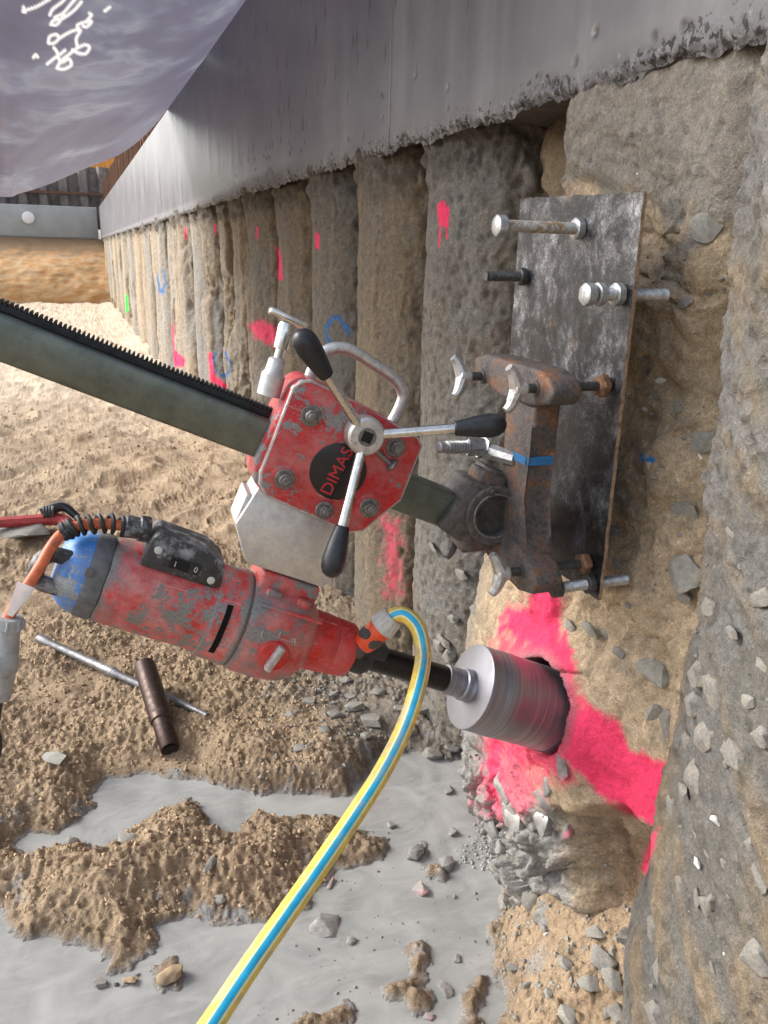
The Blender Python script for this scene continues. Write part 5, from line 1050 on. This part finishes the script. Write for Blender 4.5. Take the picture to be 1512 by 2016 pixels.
lay(817, 1680, 40, 40, 'stone_wet', 'slurry-coated lump left of the foam', cat='lump', name='slurry_lump', sink=.3)
lay(878, 1702, 38, 34, 'stone_wet', 'slurry-coated lump just left of the pink chips', cat='lump', name='slurry_lump', sink=.3)
lay(883, 1572, 24, 24, 'stone_wet', 'single rounded stone standing in open slurry left of the pink streak', sink=.25)
lay(770, 1640, 22, 18, 'stone_wet', 'small slurry lump beside the hose above the sand patch', cat='lump', name='slurry_lump')
lay(890, 1655, 26, 22, 'stone_wet', 'small slurry lump above the pink chips', cat='lump', name='slurry_lump')
lay(875, 1960, 26, 40, 'stone_wet', 'tall slurry lump between the two sand islands', cat='lump', name='slurry_lump')
lay(900, 1905, 18, 22, 'stone_wet', 'small slurry lump above the two sand islands', cat='lump', name='slurry_lump')
lay(988, 1670, 42, 34, 'stone_pink', 'pink-painted stone chip with grey sides at the foot of the toe')
lay(1049, 1692, 48, 32, 'stone_pink', 'larger pink-topped stone right of the pink chip', sink=.3)
lay(827, 1767, 40, 32, 'stone_pink', 'grey-pink stone alone in the open slurry')
lay(893, 1782, 11, 9, 'stone_pink', 'tiny pink chip in slurry right of the grey-pink stone')
lay(650, 1745, 14, 30, 'stone_pink', 'thin pink flake in slurry right of the hose')
lay(845, 2010, 30, 16, 'stone_pink', 'pink stone at the bottom edge of the picture')
lay(582, 1878, 8, 6, 'stone_pink', 'tiny pink crumb in slurry left of the wide lump')
lay(1095, 1700, 34, 24, 'stone_dark', 'dark stone wedged under the broken concrete lump')
lay(1077, 1843, 16, 12, 'shell', 'white shell fragment on the sandy bank', cat='shell', name='shell', sink=.1)
lay(560, 1300, 30, 22, 'stone_dark', 'dark stone on trodden sand behind the motor front')
lay(40, 1050, 150, 62, 'stone_dark', 'grey concrete slab fragment under the red tool', cat='concrete piece', name='concrete_fragment', sink=.45)
lay(70, 1130, 60, 26, 'stone_dark', 'dark flat stone on sand behind the cable', sink=.4)
lay(590, 1010, 46, 20, 'stone_dark', 'flat stone on the sand behind the spacer block')
G2 = 'broken grey rubble at the foot of the piles'
LR = {(735, 1420): 'largest rubble stone at the pile foot, left of the hose', (800, 1440): 'wide rubble stone just right of the hose at the slurry edge', (850, 1455): 'flat rubble slab at the slurry edge left of the drill bit foot', (610, 1385): 'leftmost rubble stone below the gear housing', (890, 1478): 'rightmost rubble stone beside the pink streak', (590, 1475): 'lone rubble stone on the sand above the upper pool', (680, 1340): 'topmost rubble stone below the red motor neck'}
for e in [(610, 1385, 44, 26), (660, 1410, 38, 26), (700, 1395, 46, 30), (735, 1420, 60, 40), (745, 1365, 36, 26), (800, 1440, 50, 34), (850, 1455, 56, 34), (880, 1425, 36, 26), (790, 1390, 34, 24), (690, 1365, 30, 22), (830, 1400, 44, 28), (640, 1440, 30, 20), (770, 1475, 44, 26), (890, 1478, 36, 22), (720, 1450, 32, 20), (590, 1475, 36, 22), (680, 1340, 30, 20), (655, 1362, 26, 18), (570, 1405, 28, 18), (860, 1380, 30, 24)]:
    lay(*e, kind=random.choice(['stone_dark', 'stone_dark', 'stone_wet']), label=LR.get(e[:2], 'broken grey rubble stone at the pile foot behind the hose'), group=G2)
# the broken concrete lump under the bit, streaked with pink
def lump(px, py, X, w_, h_, kind, label):
    p = Vector(onX(px, py, X)); t = (p-Vector(CAM)).dot(Vector(FW)); mpp = t/FPX; o = add_rock(kind, random.randrange(6), 'concrete_chunk'); o.location = p
    o.scale = (w_*mpp*1.1, w_*mpp*1.1, h_*mpp*1.5); o.rotation_euler = (random.uniform(-.4, .4), random.uniform(-.4, .4), random.uniform(0, 3)); tag(o, label, 'concrete piece')
lump(1046, 1622, .80, 100, 92, 'stone_pink', 'big broken concrete chunk with pink faces under the drill bit')
lump(1120, 1632, .81, 56, 62, 'stone_pink', 'narrow concrete chunk right of the big pink-faced one')
lump(1000, 1600, .82, 50, 46, 'stone_wet', 'wet grey chunk left of the big pink-faced one')
lump(1090, 1575, .80, 52, 40, 'stone_wet', 'slurry-washed chunk above the big pink-faced one')
# gravel, crumbs and foam
def scatter(n, polypx, smin, smax, name, mat, label, cat, lift=.2, onslurry=False, flat=.75):
    P = np.array([onZ(x, y, .04)[:2] for x, y in polypx]); pts = []
    while len(pts) < n:
        q = RNG.uniform(P.min(0), P.max(0), (n*2, 2)); m = sdpoly(q[:, 0], q[:, 1], P) < 0; pts += list(q[m])
    pts = np.array(pts[:n]); h, d, _ = ground_h(pts[:, 0], pts[:, 1]); s = smin*(smax/smin)**(RNG.random(n)**2.2)
    keep = (d > 0.004) if not onslurry else np.ones(n, bool); z = np.maximum(h, LVL)+s*lift
    o = rock_heap(name, np.stack([pts[:, 0], pts[:, 1], z], 1)[keep], s[keep], mat, None, flat); tag(o, label, cat)
scatter(900, [(560, 1320), (900, 1300), (930, 1500), (780, 1480), (700, 1550), (520, 1560), (480, 1420)], .004, .022, 'gravel', M['stone_dark'], 'fine grey gravel scattered at the pile foot behind the hose', 'gravel')
scatter(1000, [(985, 1750), (1250, 1690), (1300, 1850), (1290, 2030), (950, 2030), (965, 1850)], .003, .016, 'gravel', M['stone'], 'fine gravel mixed into the sandy bank by the near pile', 'gravel')
scatter(7500, [(0, 1250), (420, 1200), (640, 1380), (660, 1700), (600, 1790), (300, 1850), (0, 1790)], .003, .017, 'sand_crumbs', M['sandclod'], 'crumbs of damp sand strewn over the mound and foreground', 'sand crumbs', flat=.85)
scatter(1500, [(-100, 800), (500, 860), (560, 1250), (-100, 1250)], .006, .026, 'sand_crumbs', M['sandclod'], 'crumbs of sand strewn over the trodden ground behind the motor', 'sand crumbs', flat=.85)
scatter(130, [(700, 1560), (930, 1520), (960, 1850), (860, 1990), (420, 2000), (640, 1760)], .003, .011, 'slurry_specks', M['stone_dark'], 'small specks standing out of the grey slurry', 'specks', lift=.05, onslurry=True)
bm = bmesh.new()
for _ in range(150):
    c = random.choice([(950, 1660, 30, 40), (950, 1660, 30, 40), (965, 1700, 30, 14), (920, 1690, 22, 30), (1010, 1560, 34, 16)]); p = onZ(random.gauss(c[0], c[2]*.5), random.gauss(c[1], c[3]*.5), LVL+.002)
    bmesh.ops.create_icosphere(bm, subdivisions=1, radius=random.uniform(.0015, .005), matrix=Matrix.Translation((p[0], p[1], LVL+.001)))
tag(from_bm('foam', bm, M['slurry']), 'pale foam bubbles floating on slurry below the drill bit', 'foam', kind='stuff')
